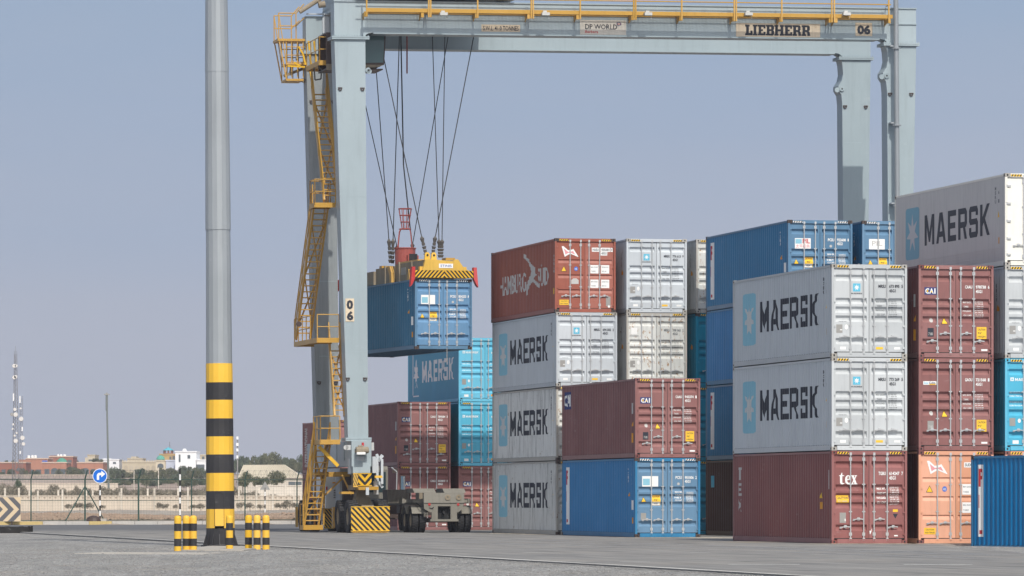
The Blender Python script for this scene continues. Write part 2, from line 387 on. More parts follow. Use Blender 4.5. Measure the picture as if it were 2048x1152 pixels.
def m_door(leaf, style, matp):
    def f():
        mb = MB(); x0, x1 = DX[leaf]; z0, z1 = .165, CHT - .135
        m0, m1 = x0 + .055, x1 - .07 if leaf == 0 else x1 - .055
        if leaf == 1: m0 = x0 + .07
        mb.box(x0, x1, YD + .085, YD + .09, z0, z1)                     # back skin
        mb.box(x0, m0, YD, YD + .085, z0, z1); mb.box(m1, x1, YD, YD + .085, z0, z1)
        zs = [z0] + sorted(door_cuts(style)) + [z1]; vs = []
        for z in zs: d = door_prof(z + (0 if z in (z0, z1) else 1e-7), style); vs += [(m0, YD + .001 + d, z), (m1, YD + .001 + d, z)]
        mb.add(vs, [(2 * i, 2 * i + 1, 2 * i + 3, 2 * i + 2) for i in range(len(zs) - 1)])
        gx = x1 if leaf == 0 else x0
        mb.box(x0 - .008, x1 + .006, YD + .091, YD + .096, z0 - .012, z1 + .012, 1)   # rubber gasket
        if leaf == 0: mb.box(x1 - .002, x1 + .012, YD + .012, YD + .08, z0, z1, 1)
        return mb.mesh("door", [matp, BLACK])
    return cached(("door", leaf, style, matp.name), f)
def m_rod():
    def f():
        mb = MB(); mb.tube((0, .03, .12), (0, .03, CHT - .06), .021, 6)
        for z in (.14, CHT - .10): mb.box(-.035, .035, .0, .05, z - .045, z + .045)
        for z in (.30, CHT - .26): mb.box(-.045, .045, .022, .056, z - .05, z + .05)
        for z in (1.0, 1.85): mb.box(-.05, .05, .028, .056, z - .02, z + .02)
        return mb.mesh("lock_rod", P_ROD)
    return cached("rod", f)
def m_handle(low):
    def f():
        mb = MB(); z = .64 if not low else .52
        mb.bar((-.02, .01, z), (-.17, .004, z + .02), .03, .03); mb.bar((-.17, .004, z + .02), (-.33, .012, z - .012), .028, .028)
        mb.box(-.21, -.13, .01, .056, z - .03, z + .06); mb.box(-.35, -.29, .02, .056, z - .05, z + .01)
        return mb.mesh("handle", P_ROD)
    return cached(("handle", low), f)
def m_hinge(leaf, matp, wide=False):
    def f():
        mb = MB()
        if wide: mb.box(.03, .20, .015, .056, -.03, .03); mb.tube((.06, .02, -.04), (.06, .02, .04), .028, 6)
        else: mb.box(.02, .13, .02, .056, -.035, .02); mb.tube((.03, .02, -.045), (.03, .02, .03), .02, 6)
        if leaf: mb.v = [(CW - a, b, c) for a, b, c in mb.v]
        return mb.mesh("hinge", matp)
    return cached(("hinge", leaf, matp.name, wide), f)
def m_hazard(style):
    def f():
        mb = MB(); z0, z1 = CHT - .105, CHT - .035
        for x0 in (.19,):
            mb.add([(x0, .002, z0), (x0 + .36, .002, z0), (x0 + .36, .002, z1), (x0, .002, z1)], [(0, 1, 2, 3)], 0)
            for k in range(4):
                a = x0 + .01 + k * .09; mb.add([(a, -.001, z0), (a + .045, -.001, z0), (a + .085, -.001, z1), (a + .04, -.001, z1)], [(0, 1, 2, 3)], 1)
        return mb.mesh("hazard_stripes", [WHITE if style == 'w' else YV, BLACK])
    return cached(("haz", style), f)
SHAPES = {'rect': RECT, 'circ': CIRC, 'tri': TRI, 'star': STAR, 'flag': FLAG, 'flagin': FLAGIN, 'maersk': MK}
def decal(door, style, key, name, layers):
    if name == 'lettering': return decal1(door, style, key, name, layers)
    gs = []
    for t in layers:
        if t[6] == 0 or not gs: gs.append([])
        gs[-1].append(t)
    for k, g in enumerate(gs): decal1(door, style, key + "/%d" % k, name, g)
def decal1(door, style, key, name, layers):
    """layers: (shape or text, x, z, w, h, material, lift)"""
    def f():
        mb = MB(); mats = []
        for (sh, x, z, w_, h_, m_, lift) in layers:
            g = sh if not isinstance(sh, str) else SHAPES[sh] if sh in SHAPES else text2d(sh[1:], .012 if sh[0] == '=' else .03)
            if m_ not in mats: mats.append(m_)
            q = on_door(place2d(g, x, z, w_, h_), style, lift * .002); mb.add(q.v, q.f, mats.index(m_))
        return mb.mesh(name, mats)
    return link(name, cached(("dec", style, key), f), door)
def wtext(col, tall=False):
    L = []
    for k, (a, b, c) in enumerate((("=MAX GROSS", "=32 500 KG", "=71 650 LB"), ("=TARE", "=3 800 KG", "=8 380 LB"), ("=PAYLOAD", "=28 700 KG", "=63 270 LB"), ("=CU. CAP.", "=76.4 CU M", "=2 700 CU FT"))):
        z = 1.715 - k * .135
        L += [(a, 1.47, z, .27 if len(a) > 6 else .16, .05, col, 1), (b, 1.86, z + .02, .26, .038, col, 1), (c, 1.86, z - .042, .26, .038, col, 1)]
    return L
def idtext(code, num, chk, col, z=2.22, size=.10, bg=None):
    L = [("#" + code, 1.52, z - size / 2, .24, size, col, 2), ("#" + num, 1.87, z - size / 2, .33, size, col, 2), ("#" + chk, 2.265, z - size / 2, .05, size, col, 2), ("#45G1", 1.87, z - size / 2 - .14, .21, size, col, 2)]
    if bg: L += [('rect', 1.49, z - .08, .30, .16, bg, 0), ('rect', 1.84, z - .08, .39, .16, bg, 0), ('rect', 2.25, z - .08, .085, .16, bg, 0), ('rect', 1.84, z - .225, .27, .14, bg, 0)]
    return L
TRIS = lambda x, z, s_=.22: [('tri', x, z, s_, s_ * .95, BLACK, 0), ('tri', x + .022, z + .013, s_ - .044, s_ * .95 - .038, YV, 1)]
CAUT = lambda x, z, w_=.32, h_=.37, t=("=CAUTION", "=9'6\"", "=HIGH"): [('rect', x, z, w_, h_, YV, 0)] + [(s_, x + w_ * .12, z + h_ * (.70 - .30 * k), w_ * (.76 if k != 1 else .4), h_ * .17, INK, 1) for k, s_ in enumerate(t)]
def add_decals(c, dL, dR, kind, st, idn, extra):
    code, num, chk = idn
    if kind == 'maersk':
        decal(dL, st, 'mlogo' + extra, 'logo', ([('rect', .70, 2.05, .24, .25, CY_L, 0), ('star', .725, 2.075, .19, .2, WHITE, 1), ('maersk', .645, 1.965, .36, .045, INK, 0)] if 'white' not in extra else
              [('rect', .20, 2.05, .24, .26, WHITE, 0), ('maersk', .14, 1.965, .36, .045, INKF, 0)]))
        decal(dL, st, 'mplate', 'data_plate', [('rect', .16, .76, .2, .26, PLATE, 0), ('rect', .28, .84, .07, .03, WHITE, 1)])
        decal(dL, st, 'msticker', 'sticker', [('circ', .43, .86, .11, .16, WHITE, 0), ('=maersk.com', .24, 1.10, .25, .035, INKF, 0), ('rect', .28, .24, .19, .09, WHITE, 0)])
        decal(dR, st, 'mid' + num, 'lettering', idtext(code, num, chk, INKF if 'rusty' in extra else INK) + wtext(INKF))
        decal(dR, st, 'mlab', 'label_sticker', [('rect', 1.44, .25, .23, .075, ORV if 'orange' in extra else YV, 0), ('rect', 2.03, .25, .2, .07, WHITE, 0)])
    elif kind == 'cyan':
        decal(dL, st, 'clogo', 'logo', [('rect', .19, 2.19, .11, .11, WHITE, 0), ('star', .2, 2.2, .09, .09, CY_L, 1), ('maersk', .34, 2.19, .58, .09, WHITE, 0)])
        decal(dL, st, 'ctext', 'lettering', [('=MAX GROSS 30 480', .17, 1.80, .42, .06, WHITE, 0), ('=TARE 3 900 KG', .17, 1.70, .42, .045, WHITE, 0), ('=PAYLOAD 26 580', .17, 1.50, .42, .06, WHITE, 0), ('=CUBE 76.4 CU M', .17, 1.40, .42, .045, WHITE, 0)])
        decal(dL, st, 'cplate', 'data_plate', [('rect', .16, .78, .19, .25, PLATE, 0), ('circ', .43, .88, .1, .13, WHITE, 0), ('rect', .26, .22, .2, .11, WHITE, 0)])
        decal(dR, st, 'cid' + num, 'lettering', idtext(code, num, chk, WHITE) + wtext(WHITE))
        decal(dR, st, 'clab', 'label_sticker', [('rect', 1.5, .25, .26, .09, ORV, 0)])
    elif kind in ('cai', 'seacube'):
        if kind == 'cai':
            decal(dL, st, 'cailogo', 'logo', [('rect', .20, 1.97, .42, .23, NAVY, 0), ('#C', .225, 2.0, .13, .17, WHITE, 1), ('#A', .36, 2.0, .14, .17, WHITE, 1), ('#I', .52, 2.0, .04, .17, WHITE, 1), ('circ', .275, 2.05, .05, .07, YV, 2), ('circ', .405, 2.04, .05, .05, YV, 2)])
        else:
            decal(dL, st, 'sclogo', 'logo', [('rect', .16, 2.06, .43, .11, WHITE, 0), ('rect', .36, 2.06, .20, .03, YV, 1), ('=Sea', .18, 2.09, .14, .06, CY_L, 2), ('#Cube', .34, 2.09, .22, .065, NAVY, 2)])
        decal(dL, st, 'warn' + kind, 'warning_sticker', TRIS(.74, 1.05, .23))
        decal(dL, st, 'plate' + kind, 'data_plate', [('rect', .30, .66, .2, .27, INK if kind == 'cai' else PLATE, 0), ('=7 80', .33, .70, .14, .09, LGREY, 1), ('circ', .37, 1.10, .12, .14, LGREY, 0)])
        decal(dR, st, 'id' + num, 'lettering', idtext(code, num, chk, WHITE) + wtext(WHITE))
        decal(dR, st, 'caut' + kind, 'caution_label', CAUT(1.90, .60) + [('rect', 2.05, .22, .2, .06, WHITE, 0)])
    elif kind == 'tex':
        decal(dL, st, 'texlogo', 'logo', [(TEX2D, .24, 1.85, .60, .36, WHITE, 0)])
        decal(dL, st, 'texc', 'caution_label', [('rect', .165, 1.27, .40, .235, YV, 0), ('#CAUTION', .18, 1.39, .37, .075, INK, 1), ("=9'6\" HIGH", .21, 1.30, .3, .05, LGREY, 1)])
        decal(dL, st, 'texp', 'data_plate', [('rect', .27, .65, .2, .32, PLATE, 0), ('rect', .43, .70, .03, .08, WHITE, 1)])
        L = [(a, 1.48, 1.68 - k * .143, .29, .07, WHITE, 1) for k, a in enumerate(("#MAX. WT.", "#TARE WT.", "#PAYLOAD", "#CU. CAP."))]
        L += [(a, 1.9, 1.72 - k * .073, .29, .052, WHITE, 1) for k, a in enumerate(("=32500 KGS", "=71650 LBS", "=3 880 KGS", "=8 550 LBS", "=28620 KGS", "=63100 LBS", "=76.3 CUM", "=2694 CUFT"))]
        decal(dR, st, 'texid', 'lettering', idtext(code, num, chk, WHITE, 2.19, .11) + L)
        decal(dR, st, 'texd', 'label_sticker', [('rect', 1.99, .99, .16, .08, YV, 0), ('rect', 2.03, .23, .12, .04, WHITE, 0), (loops2d([[(0, 1), (1, 1), (.5, 0)]]), 1.99, .78, .16, .15, INK, 0), (loops2d([[(0, .62), (.05, .2), (.2, 0), (.75, .72), (.9, 1), (.4, .8)]]), 1.235, .29, .10, .18, WHITE, 0)])
    elif kind == 'pil':
        t = [('rect', .27, 1.85, .60, .38, WHITE, 0)]
        if 'faded' not in extra: t += [('rect', .29, 2.03, .24, .17, CY_F, 1), ('#PIL', .56, 2.04, .28, .17, RV, 1), ('=太平船务', .30, 1.87, .54, .14, PINK, 1)]
        else: t += [('rect', .30, 1.90, .26, .24, CY_F, 1)] if 'map' in extra else [('=PIL', .38, 1.98, .4, .18, LGREY, 1)]
        decal(dL, st, 'plogo' + extra, 'logo', t)
        decal(dL, st, 'ptri', 'warning_sticker', TRIS(.22, 1.28, .21))
        decal(dL, st, 'pcaut', 'caution_label', [('rect', .64, 1.17, .32, .36, YV, 0), ('rect', .66, 1.18, .28, .12, WHITE, 1), ('#CAUTION', .67, 1.45, .26, .055, INK, 1), ("=9'6\"", .72, 1.33, .14, .07, INK, 2), ('=HIGH', .72, 1.20, .14, .06, INK, 2)])
        L = [(a, 1.5, 1.62 - k * .10, .27, .06, WHITE, 1) for k, a in enumerate(("#MAX GR.", "#TARE", "#NET", "#CU.CAP."))] + [(a, 1.93, 1.62 - k * .05, .26, .04, WHITE, 1) for k, a in enumerate(("=32500KG", "=71650LB", "=3890KG", "=8580LB", "=28610KG", "=63070LB", "=76.4CM", "=2700CF"))]
        decal(dR, st, 'pid' + num, 'lettering', idtext(code, num, chk, WHITE, 2.18, .11) + L + [('circ', 1.58, 1.90, .1, .1, LGREY, 0)])
        if 'plate' in extra: decal(dL, st, 'pplate', 'data_plate', [('rect', .22, .62, .2, .27, PLATE, 0)])
    elif kind == 'hsud':
        decal(dL, st, 'hflag', 'logo', [('flag', .28, 2.17, .67, .42, WHITE, 0), ('flagin', .30, 2.20, .6, .34, PINK, 1)])
        decal(dL, st, 'htri', 'warning_sticker', TRIS(.25, 1.60, .23))
        decal(dL, st, 'hst', 'sticker', [('circ', .77, 1.62, .13, .15, CY_F if 'bluedot' not in extra else BLUV, 0), (loops2d([[(0, 0), (1, 0), (1, .7), (.7, 1), (.3, 1), (0, .7)]]), .66, 1.11, .3, .22, LGREY, 0)] if 'old' not in extra else [('circ', .78, 1.62, .15, .17, BLUV, 0), ('=HS', .81, 1.66, .09, .08, WHITE, 1)])
        decal(dL, st, 'hcau', 'caution_label', [('rect', .19, .29, .37, .20, YV, 0), ('=CAUTION', .24, .41, .27, .05, INK, 1), ('=HIGH TRAILER', .22, .32, .31, .05, INK, 1)])
        L = []
        for x, q in ((1.43, ("=MAX GROSS", "=TARE")), (1.86, ("=32500 KG", "=3820 KG"))):
            for z0 in (1.53, .96): L += [('rect', x, z0, .33, .33, WHITE, 0), (q[0], x + .03, z0 + .22, .26, .05, INKF, 1), (q[1], x + .03, z0 + .06, .18, .05, INKF, 1)]
        decal(dR, st, 'hw' + num, 'lettering', idtext(code, num, chk, INKF, 2.46, .095, WHITE) + L)
        decal(dR, st, 'hpl', 'data_plate', [('rect', 2.06, .25, .18, .38, PLATE, 0), ('circ', 2.13, .10 + .09, .1, .1, WHITE, 0)])
TEX2D = None
def make_tex():
    t = [[(.10, .78), (.02, .78), (.02, .72), (.07, .71), (.07, .14), (.12, .02), (.22, 0), (.31, .08), (.29, .12), (.22, .09), (.19, .16), (.19, .71), (.29, .71), (.29, .78), (.19, .78), (.19, 1), (.15, 1)]]
    e = [[(.34, .40), (.36, .15), (.46, 0), (.55, 0), (.64, .12), (.61, .17), (.53, .12), (.47, .20), (.46, .38), (.65, .38), (.64, .62), (.57, .78), (.45, .78), (.36, .62)], [(.46, .46), (.55, .46), (.54, .68), (.50, .71), (.47, .66)]]
    x = [[(.66, .78), (.66, .72), (.70, .70), (.78, .38), (.71, .08), (.66, .06), (.66, 0), (.80, 0), (.80, .06), (.77, .08), (.81, .26), (.85, .08), (.82, .06), (.82, 0), (1, 0), (1, .06), (.96, .08), (.88, .44), (.94, .70), (.98, .72), (.98, .78), (.86, .78), (.86, .72), (.89, .70), (.86, .56), (.81, .70), (.84, .72), (.84, .78)]]
    return join2d([loops2d(t), loops2d(e), loops2d(x)])
TEX2D = make_tex()
def sdecal(c, key, name, layers, flatside=False):
    if name in ('lettering', 'logo'): return sdecal1(c, key, name, layers, flatside)
    tx = [t for t in layers if isinstance(t[0], str) and t[0][0] in '#='] ; ot = [t for t in layers if t not in tx]
    if tx: sdecal1(c, key + "t", name, tx, flatside)
    for k, t in enumerate(ot): sdecal1(c, key + "/%d" % k, "marking", [t], flatside)
def sdecal1(c, key, name, layers, flatside=False):
    """layers: (unit shape, y_near, y_far, z0, z1, material, lift)"""
    def f():
        mb = MB(); mats = []
        for (g, a, b, z0, z1, m_, lift) in layers:
            if isinstance(g, str): g = SHAPES[g] if g in SHAPES else text2d(g[1:], .012 if g[0] == '=' else .03)
            if m_ not in mats: mats.append(m_)
            q = on_side(side_g(g, a, b, z0, z1), lift * .003, flatside); mb.add(q.v, q.f, mats.index(m_))
        return mb.mesh(name, mats)
    return link(name, cached(("sd", key, flatside), f), c)
def vert_text(s, y, w_, z1, h_, m_):
    n = len(s); out = []
    for i, ch in enumerate(s):
        if ch == ' ': continue
        out.append(('#' + ch, y, y + w_, z1 - (i + 1) * h_ * 1.25, z1 - (i + 1) * h_ * 1.25 + h_, m_, 0))
    return out
def add_side(c, kind, L):
    fl = kind == 'reefer'
    if kind in ('maersk', 'maersk_faded', 'reefer'):
        cy = CY_L if fl else CY_F
        sdecal(c, 'mkrect' + kind, 'logo', [(loops2d([rrect(.12, .07)]), 9.35, 10.92, .66, 2.38, flat("logo_cyan_weathered", (.20, .42, .52), .7) if fl else cy, 0), ('star', 9.45, 10.82, .86, 2.18, ST_G, 1)], fl)
        sdecal(c, 'mkword', 'lettering', [('maersk', 1.62, 8.74, 1.05, 2.05, INK, 0)], fl)
        sdecal(c, 'mkcode', 'side_code', vert_text("MSRU", .95, .14, 2.55, .11, INKF) + vert_text("6 1", .62, .12, 2.42, .11, INKF) + [('tri', .62, .80, 1.55, 1.75, YV, 0), ('rect', .62, .72, .72, .92, ORV, 0)], fl)
    elif kind == 'cyan':
        sdecal(c, 'cyword', 'lettering', [('maersk', 1.3, 8.8, 1.05, 2.05, WHITE, 0)])
        sdecal(c, 'cystar', 'logo', [('star', 9.6, 10.9, .75, 2.2, WHITE, 0), ('rect', 11.0, 11.1, .5, 2.5, WHITE, 0), ('rect', 9.5, 11.0, .42, .48, WHITE, 0)])
    elif kind == 'hsud':
        sdecal(c, 'hsword', 'lettering', [('=HAMBURG', 5.5, 10.5, 1.02, 1.80, LGREY, 0), ('=SÜD', 1.3, 3.3, 1.12, 2.0, LGREY, 0)])
        sdecal(c, 'hslogo', 'logo', [(FLAGBIG, 2.7, 6.0, .85, 2.55, LGREY, 1)])
        sdecal(c, 'hscode', 'side_code', [('rect', .25, .42, .72, .95, YV, 0)] + vert_text("HASU4", .22, .1, 2.3, .12, LGREY))
    elif kind == 'cai':
        sdecal(c, 'cails', 'logo', [('rect', 10.7, 11.9, 1.95, 2.62, NAVY, 0), ('#CAI', 10.8, 11.8, 2.05, 2.52, WHITE, 1)])
        sdecal(c, 'caisc', 'side_code', [('tri', .35, .6, 1.15, 1.36, ORV, 0), ('rect', .35, .65, .55, .9, ORV, 0), ('rect', .5, .6, 1.6, 2.0, LGREY, 0)])
    elif kind in ('pil', 'pil_short'):
        e = 11.3 if kind == 'pil' else 5.45
        sdecal(c, 'pils' + kind, 'logo', [('rect', e - .1 * (kind == 'pil') - .15, e + .25, .42, 2.62, WHITE, 0), ('#P', e - .12, e + .15, 1.95, 2.5, RV, 1), ('rect', e - .1, e + .1, .5, .62, RV, 1), ('rect', e + .1, e + .14, 1.3, 1.7, RV, 1)])
        sdecal(c, 'pilc', 'side_code', vert_text("PCIU", 1.1, .16, 2.55, .11, WHITE) + vert_text("922", .62, .14, 2.35, .11, WHITE) + [('tri', .85, 1.15, 1.5, 1.72, ORV, 0), ('rect', .3, .65, 1.0, 1.35, WHITE, 0), ('rect', .35, .55, .5, .72, ORV, 0)])
    elif kind == 'vertical':
        g = text2d("INTERNATIONAL", .03); sdecal(c, 'vert', 'lettering', [(([(1 - b, a) for a, b in g[0]], g[1]), 10.6, 11.5, .35, 2.65, LGREY, 0), ('rect', .2, 1.0, 2.3, 2.5, LGREY, 0)])
    elif kind == 'texside':
        sdecal(c, 'texs', 'lettering', vert_text("TEX", 11.1, .5, 2.55, .42, LGREY))
        sdecal(c, 'texsc', 'side_code', [('tri', 1.1, 1.45, 1.42, 1.66, YV, 0), ('rect', 1.1, 1.4, 1.08, 1.3, ORV, 0), ('rect', .4, .5, 1.7, 2.3, WHITE, 0)])
    elif kind == 'code':
        sdecal(c, 'codes', 'side_code', vert_text("MRSU", .9, .16, 2.4, .12, INKF) + [('tri', .7, .95, 1.5, 1.7, ORV, 0)])
    elif kind == 'bluemark':
        sdecal(c, 'bm', 'side_code', [('rect', 10.9, 11.4, 1.85, 2.3, CY_L, 0)])
NC = 0
def container(loc, yaw, pal, door, side, idn, label, cat="container", style='five', extra='', L=CL, haz='y', group=None, name=None):
    global NC; NC += 1
    body, doorp, framep, castp = pal
    c = empty(name or "shipping_container", loc, (0, 0, yaw)); tag(c, label, cat, group)
    reef = side == 'reefer'; st = 'flat' if reef else style
    link("frame", m_frame(L, framep), c)
    for x in (0, CW - .162):
        for y in (0, L - .178):
            for z in (0, CHT - .118): link("corner_casting", m_casting(castp), c, (x, y, z))
    link("side_panel", m_side(L, body, reef), c); link("side_panel", m_side_r(L, body, reef), c)
    link("roof", m_roof(L, body), c); link("end_wall", m_end(L, body), c); link("floor", m_floor(L), c)
    ds = []
    for leaf in (0, 1):
        d = link("door", m_door(leaf, st, doorp), c); ds.append(d)
        for j, x in enumerate(((.615, 1.04), (1.375, 1.80))[leaf]):
            link("lock_rod", m_rod(), d, (x, 0, 0)); low = (door in ('tex', 'cai') and j == leaf)
            h = link("handle", m_handle(low), d, (x if leaf == 0 else x + .36, 0, .12 if door in ('tex', 'cai') and not low else 0))
        for z in (.30, .98, 1.75, 2.58) if not reef else (.35, .85, 1.4, 1.95, 2.5): link("hinge", m_hinge(leaf, doorp if not reef else P_ROD, reef), d, (0, 0, z))
    link("hazard_sticker", m_hazard(haz), c); link("hazard_sticker", m_hazard(haz), c, (CW - .74, 0, 0))
    if door: add_decals(c, ds[0], ds[1], door, st, idn, extra)
    if side: add_side(c, side, L)
    return c
PAL = {
 'grey': (P_GREY, P_WHITE_D, P_WHITE_D, P_FRAME), 'greyd': (P_GREY, P_GREY, P_GREY, P_FRAME), 'weath': (P_WEATH, P_RUSTW, P_FRAME, P_CAST), 'rustw': (P_WEATH, P_RUSTW, P_FRAME, P_FRAME),
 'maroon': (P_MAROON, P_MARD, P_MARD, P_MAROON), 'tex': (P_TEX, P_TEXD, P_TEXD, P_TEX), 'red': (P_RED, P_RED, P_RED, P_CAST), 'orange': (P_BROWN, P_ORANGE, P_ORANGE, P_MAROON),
 'pil': (P_PIL, P_PILD, P_PILD, P_CAST), 'pilr': (P_PIL, P_PILR, P_PILD, P_CAST), 'pil2': (P_PIL2, P_PILD, P_PIL, P_CAST), 'cyan': (P_TEAL, P_CYAN, P_CYAN, P_CYAN), 'teal': (P_TEAL, P_TEAL, P_TEAL, P_CAST),
 'brown': (P_BROWN, P_BROWN, P_BROWN, P_CAST), 'reefer': (P_REEF, P_REEFD, P_REEFD, P_FRAME)}
PAL['hang'] = (paint('paint_dull_blue', (.022, .145, .26), rust=.15, fade=.35, dirt=.5), P_PILR, P_PILD, P_CAST)
PAL['cyans'] = (paint("paint_cyan_side", (.10, .37, .54), rust=.03, fade=.3, dirt=.2), P_CYAN, P_CYAN, P_CYAN)
DU = 2.815; LV = 2.902
def at(base, col, lvl): return Vector((base[0], base[1], 0)) + U * DU * col + Vector((0, 0, LV * lvl))
B1 = (9.94, 155.43); P0 = (4.484, 181.9); PB = (10.09, 182.7); A0 = (1.733, 195.25); D0 = (-5.16, 225.5); E0 = (-9.56, 277.0)
K = container
none = ("", "", "")
# front block
K(at(B1, 0, 0), TH, PAL['tex'], 'tex', 'texside', ("TGBU", "614247", "7"), "maroon container lettered tex on the ground, bottom of the front stack", group="front stack left column")
K(at(B1, 0, 1), TH, PAL['grey'], 'maersk', 'maersk', ("MRSU", "773 269", "5"), "light grey container numbered MRSU 773 269 5, middle of the front stack", group="front stack left column")
K(at(B1, 0, 2), TH, PAL['grey'], 'maersk', 'maersk', ("MRSU", "673 895", "5"), "light grey container numbered MRSU 673 895 5, on top of the front stack", group="front stack left column")
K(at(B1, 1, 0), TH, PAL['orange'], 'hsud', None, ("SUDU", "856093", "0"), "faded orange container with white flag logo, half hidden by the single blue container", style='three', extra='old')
K(at(B1, 1, 1), TH, PAL['maroon'], 'seacube', None, ("GAOU", "721568", "1"), "maroon container numbered GAOU 721568, on top of the faded orange one")
K(at(B1, 1, 2), TH, PAL['maroon'], 'cai', 'cai', ("CAAU", "978738", "6"), "maroon container numbered CAAU 978738, topmost of its stack right of the grey ones")
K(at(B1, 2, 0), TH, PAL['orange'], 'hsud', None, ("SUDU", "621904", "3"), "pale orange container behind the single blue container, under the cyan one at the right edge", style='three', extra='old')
K(at(B1, 2, 1), TH, PAL['cyan'], 'cyan', None, ("MSKU", "118 402", "6"), "bright cyan container at the right edge above the single blue container")
K(at(B1, 2, 2), TH, PAL['grey'], 'maersk', 'code', ("MRSU", "802 117", "4"), "grey container at the right edge directly under the white refrigerated container")
K(at(B1, 2, 3), TH, PAL['reefer'], None, 'reefer', none, "white smooth-sided refrigerated container with large dark lettering, top of the right edge stack", name="refrigerated_container")
# middle block
K(at(P0, 0, 0), TH, PAL['pil2'], 'pil', 'pil', ("PCIU", "901006", "2"), "blue container numbered PCIU 901006 on the ground, under a maroon one", extra='faded map plate', haz='w')
K(at(P0, 0, 1), TH, PAL['maroon'], 'cai', 'cai', ("CAAU", "943374", "1"), "maroon container numbered CAAU 943374, resting on a blue one")
K(at(PB, 0, 0), TH, PAL['brown'], None, 'bluemark', none, "dark brown container on the ground, seen by its side left of the tex container")
K(at(PB, 0, 1), TH, PAL['pil'], 'pil', 'pil', ("PCIU", "880914", "5"), "dark blue container directly above the brown one, its white side strip showing", extra='faded')
K(at(PB, 0, 2), TH, PAL['pil2'], 'pil', None, ("PCIU", "871220", "9"), "vivid blue container below the blue container numbered PCIU 922608, only its ribbed side showing", extra='faded')
K(at(PB, 0, 3), TH, PAL['pil'], 'pil', 'pil', ("PCIU", "922608", "8"), "blue container with white PIL logo numbered PCIU 922608, top of its stack", haz='w')
for lv in range(3): K(at(PB, 1, lv), TH, PAL['pil'], None, None, none, "blue container hidden in the stack under the top blue one beside the crane leg", group="hidden containers in the middle block")
K(at(PB, 1, 3), TH, PAL['pil'], 'pil', 'pil', ("PCIU", "930417", "7"), "blue container with bleached white logo, between the crane leg foot and the refrigerated container", extra='faded', haz='w')
# rear block
K(at(A0, 0, 0), TH, PAL['weath'], None, 'maersk_faded', none, "weathered pale grey container on the ground, bottom of the four-high stack beside the trailer")
K(at(A0, 0, 1), TH, PAL['weath'], None, 'maersk_faded', none, "rust-streaked grey container, second from the ground in the four-high stack beside the trailer")
K(at(A0, 0, 2), TH, PAL['greyd'], 'maersk', 'maersk', ("MRSU", "694 502", "2"), "grey container numbered MRSU 694 502 2, right under the brick red container", extra='orange')
K(at(A0, 0, 3) + V * .25, TH, PAL['red'], 'hsud', 'hsud', ("HASU", "435681", "0"), "brick red container lettered HAMBURG SÜD, top of the four-high stack", style='three')
for lv in range(2): K(at(A0, 1, lv), TH, PAL['weath'], None, None, none, "grey container hidden in the stack under the rust-speckled white one", group="hidden containers in the rear block")
K(at(A0, 1, 2), TH, PAL['rustw'], 'maersk', 'code', ("MRKU", "398 065", "2"), "white container speckled with rust numbered MRKU 398 065 2", extra='white rusty')
K(at(A0, 1, 3), TH, PAL['greyd'], 'maersk', 'code', ("MRSU", "776 613", "9"), "grey container numbered MRSU 776 613 9, resting on the rust-speckled white one", extra='orange')
K(at(A0, 2, 0), TH, PAL['teal'], None, None, none, "teal container on the ground, a thin strip showing beside the dark brown side")
K(at(A0, 2, 1), TH, PAL['teal'], None, None, none, "teal container second from the ground, a thin strip showing right of the maroon CAAU 943374")
K(at(A0, 2, 2), TH, PAL['teal'], None, 'code', none, "teal container third from the ground between the rusty white and the vivid blue one")
K(at(A0, 2, 3), TH, PAL['rustw'], None, 'code', none, "dark sided grey container with rusty door squeezed behind the top blue container")
# far block under the lifted container
K(at(D0, 0, 0), TH, PAL['maroon'], 'cai', None, ("CAAU", "850803", "8"), "maroon container numbered CAAU 850803 on the ground behind the trailer")
K(at(D0, 0, 1), TH, PAL['maroon'], 'cai', 'cai', ("CAAU", "789084", "3"), "maroon container numbered CAAU 789084, top of its stack below the lifted container")
K(at(D0, 1, 0), TH, PAL['maroon'], 'cai', None, ("CAAU", "812365", "5"), "maroon container on the ground under the two cyan ones, right of the trailer tail")
K(at(D0, 1, 1), TH, PAL['cyan'], 'cyan', None, ("MSKU", "904 183", "0"), "cyan container in the middle between the maroon one and the top cyan one")
K(at(D0, 1, 2), TH, PAL['cyans'], 'cyan', 'cyan', ("MSKU", "912 660", "7"), "cyan container with white side lettering, top of the far stack just below the lifted container")
K(at(E0, 0, 0), TH, PAL['maroon'], None, None, none, "maroon container on the ground behind the crane stair tower")
K(at(E0, 0, 1), TH, PAL['maroon'], None, 'vertical', none, "maroon container with vertical white lettering behind the crane stair tower, upper of two")
# single blue container at the right edge, yawed and on lower ground
YB = R(24); vb = Vector((-math.sin(YB), math.cos(YB), 0))
K(Vector((14.07, 153.3, -.18)) - vb * 6.06, YB, PAL['pil2'], 'pil', 'pil_short', ("PCIU", "188 402", "3"), "single blue short container on the ground at the right edge in front of the stacks", L=6.058, extra='faded')
# lifted container
YL = R(16.8); LIFT = Vector((-3.98, 205.3, 7.56))
K(LIFT, YL, PAL['hang'], 'pil', 'pil', ("PCIU", "854253", "8"), "blue container hanging from the yellow spreader under the crane", extra='faded map', haz='w')
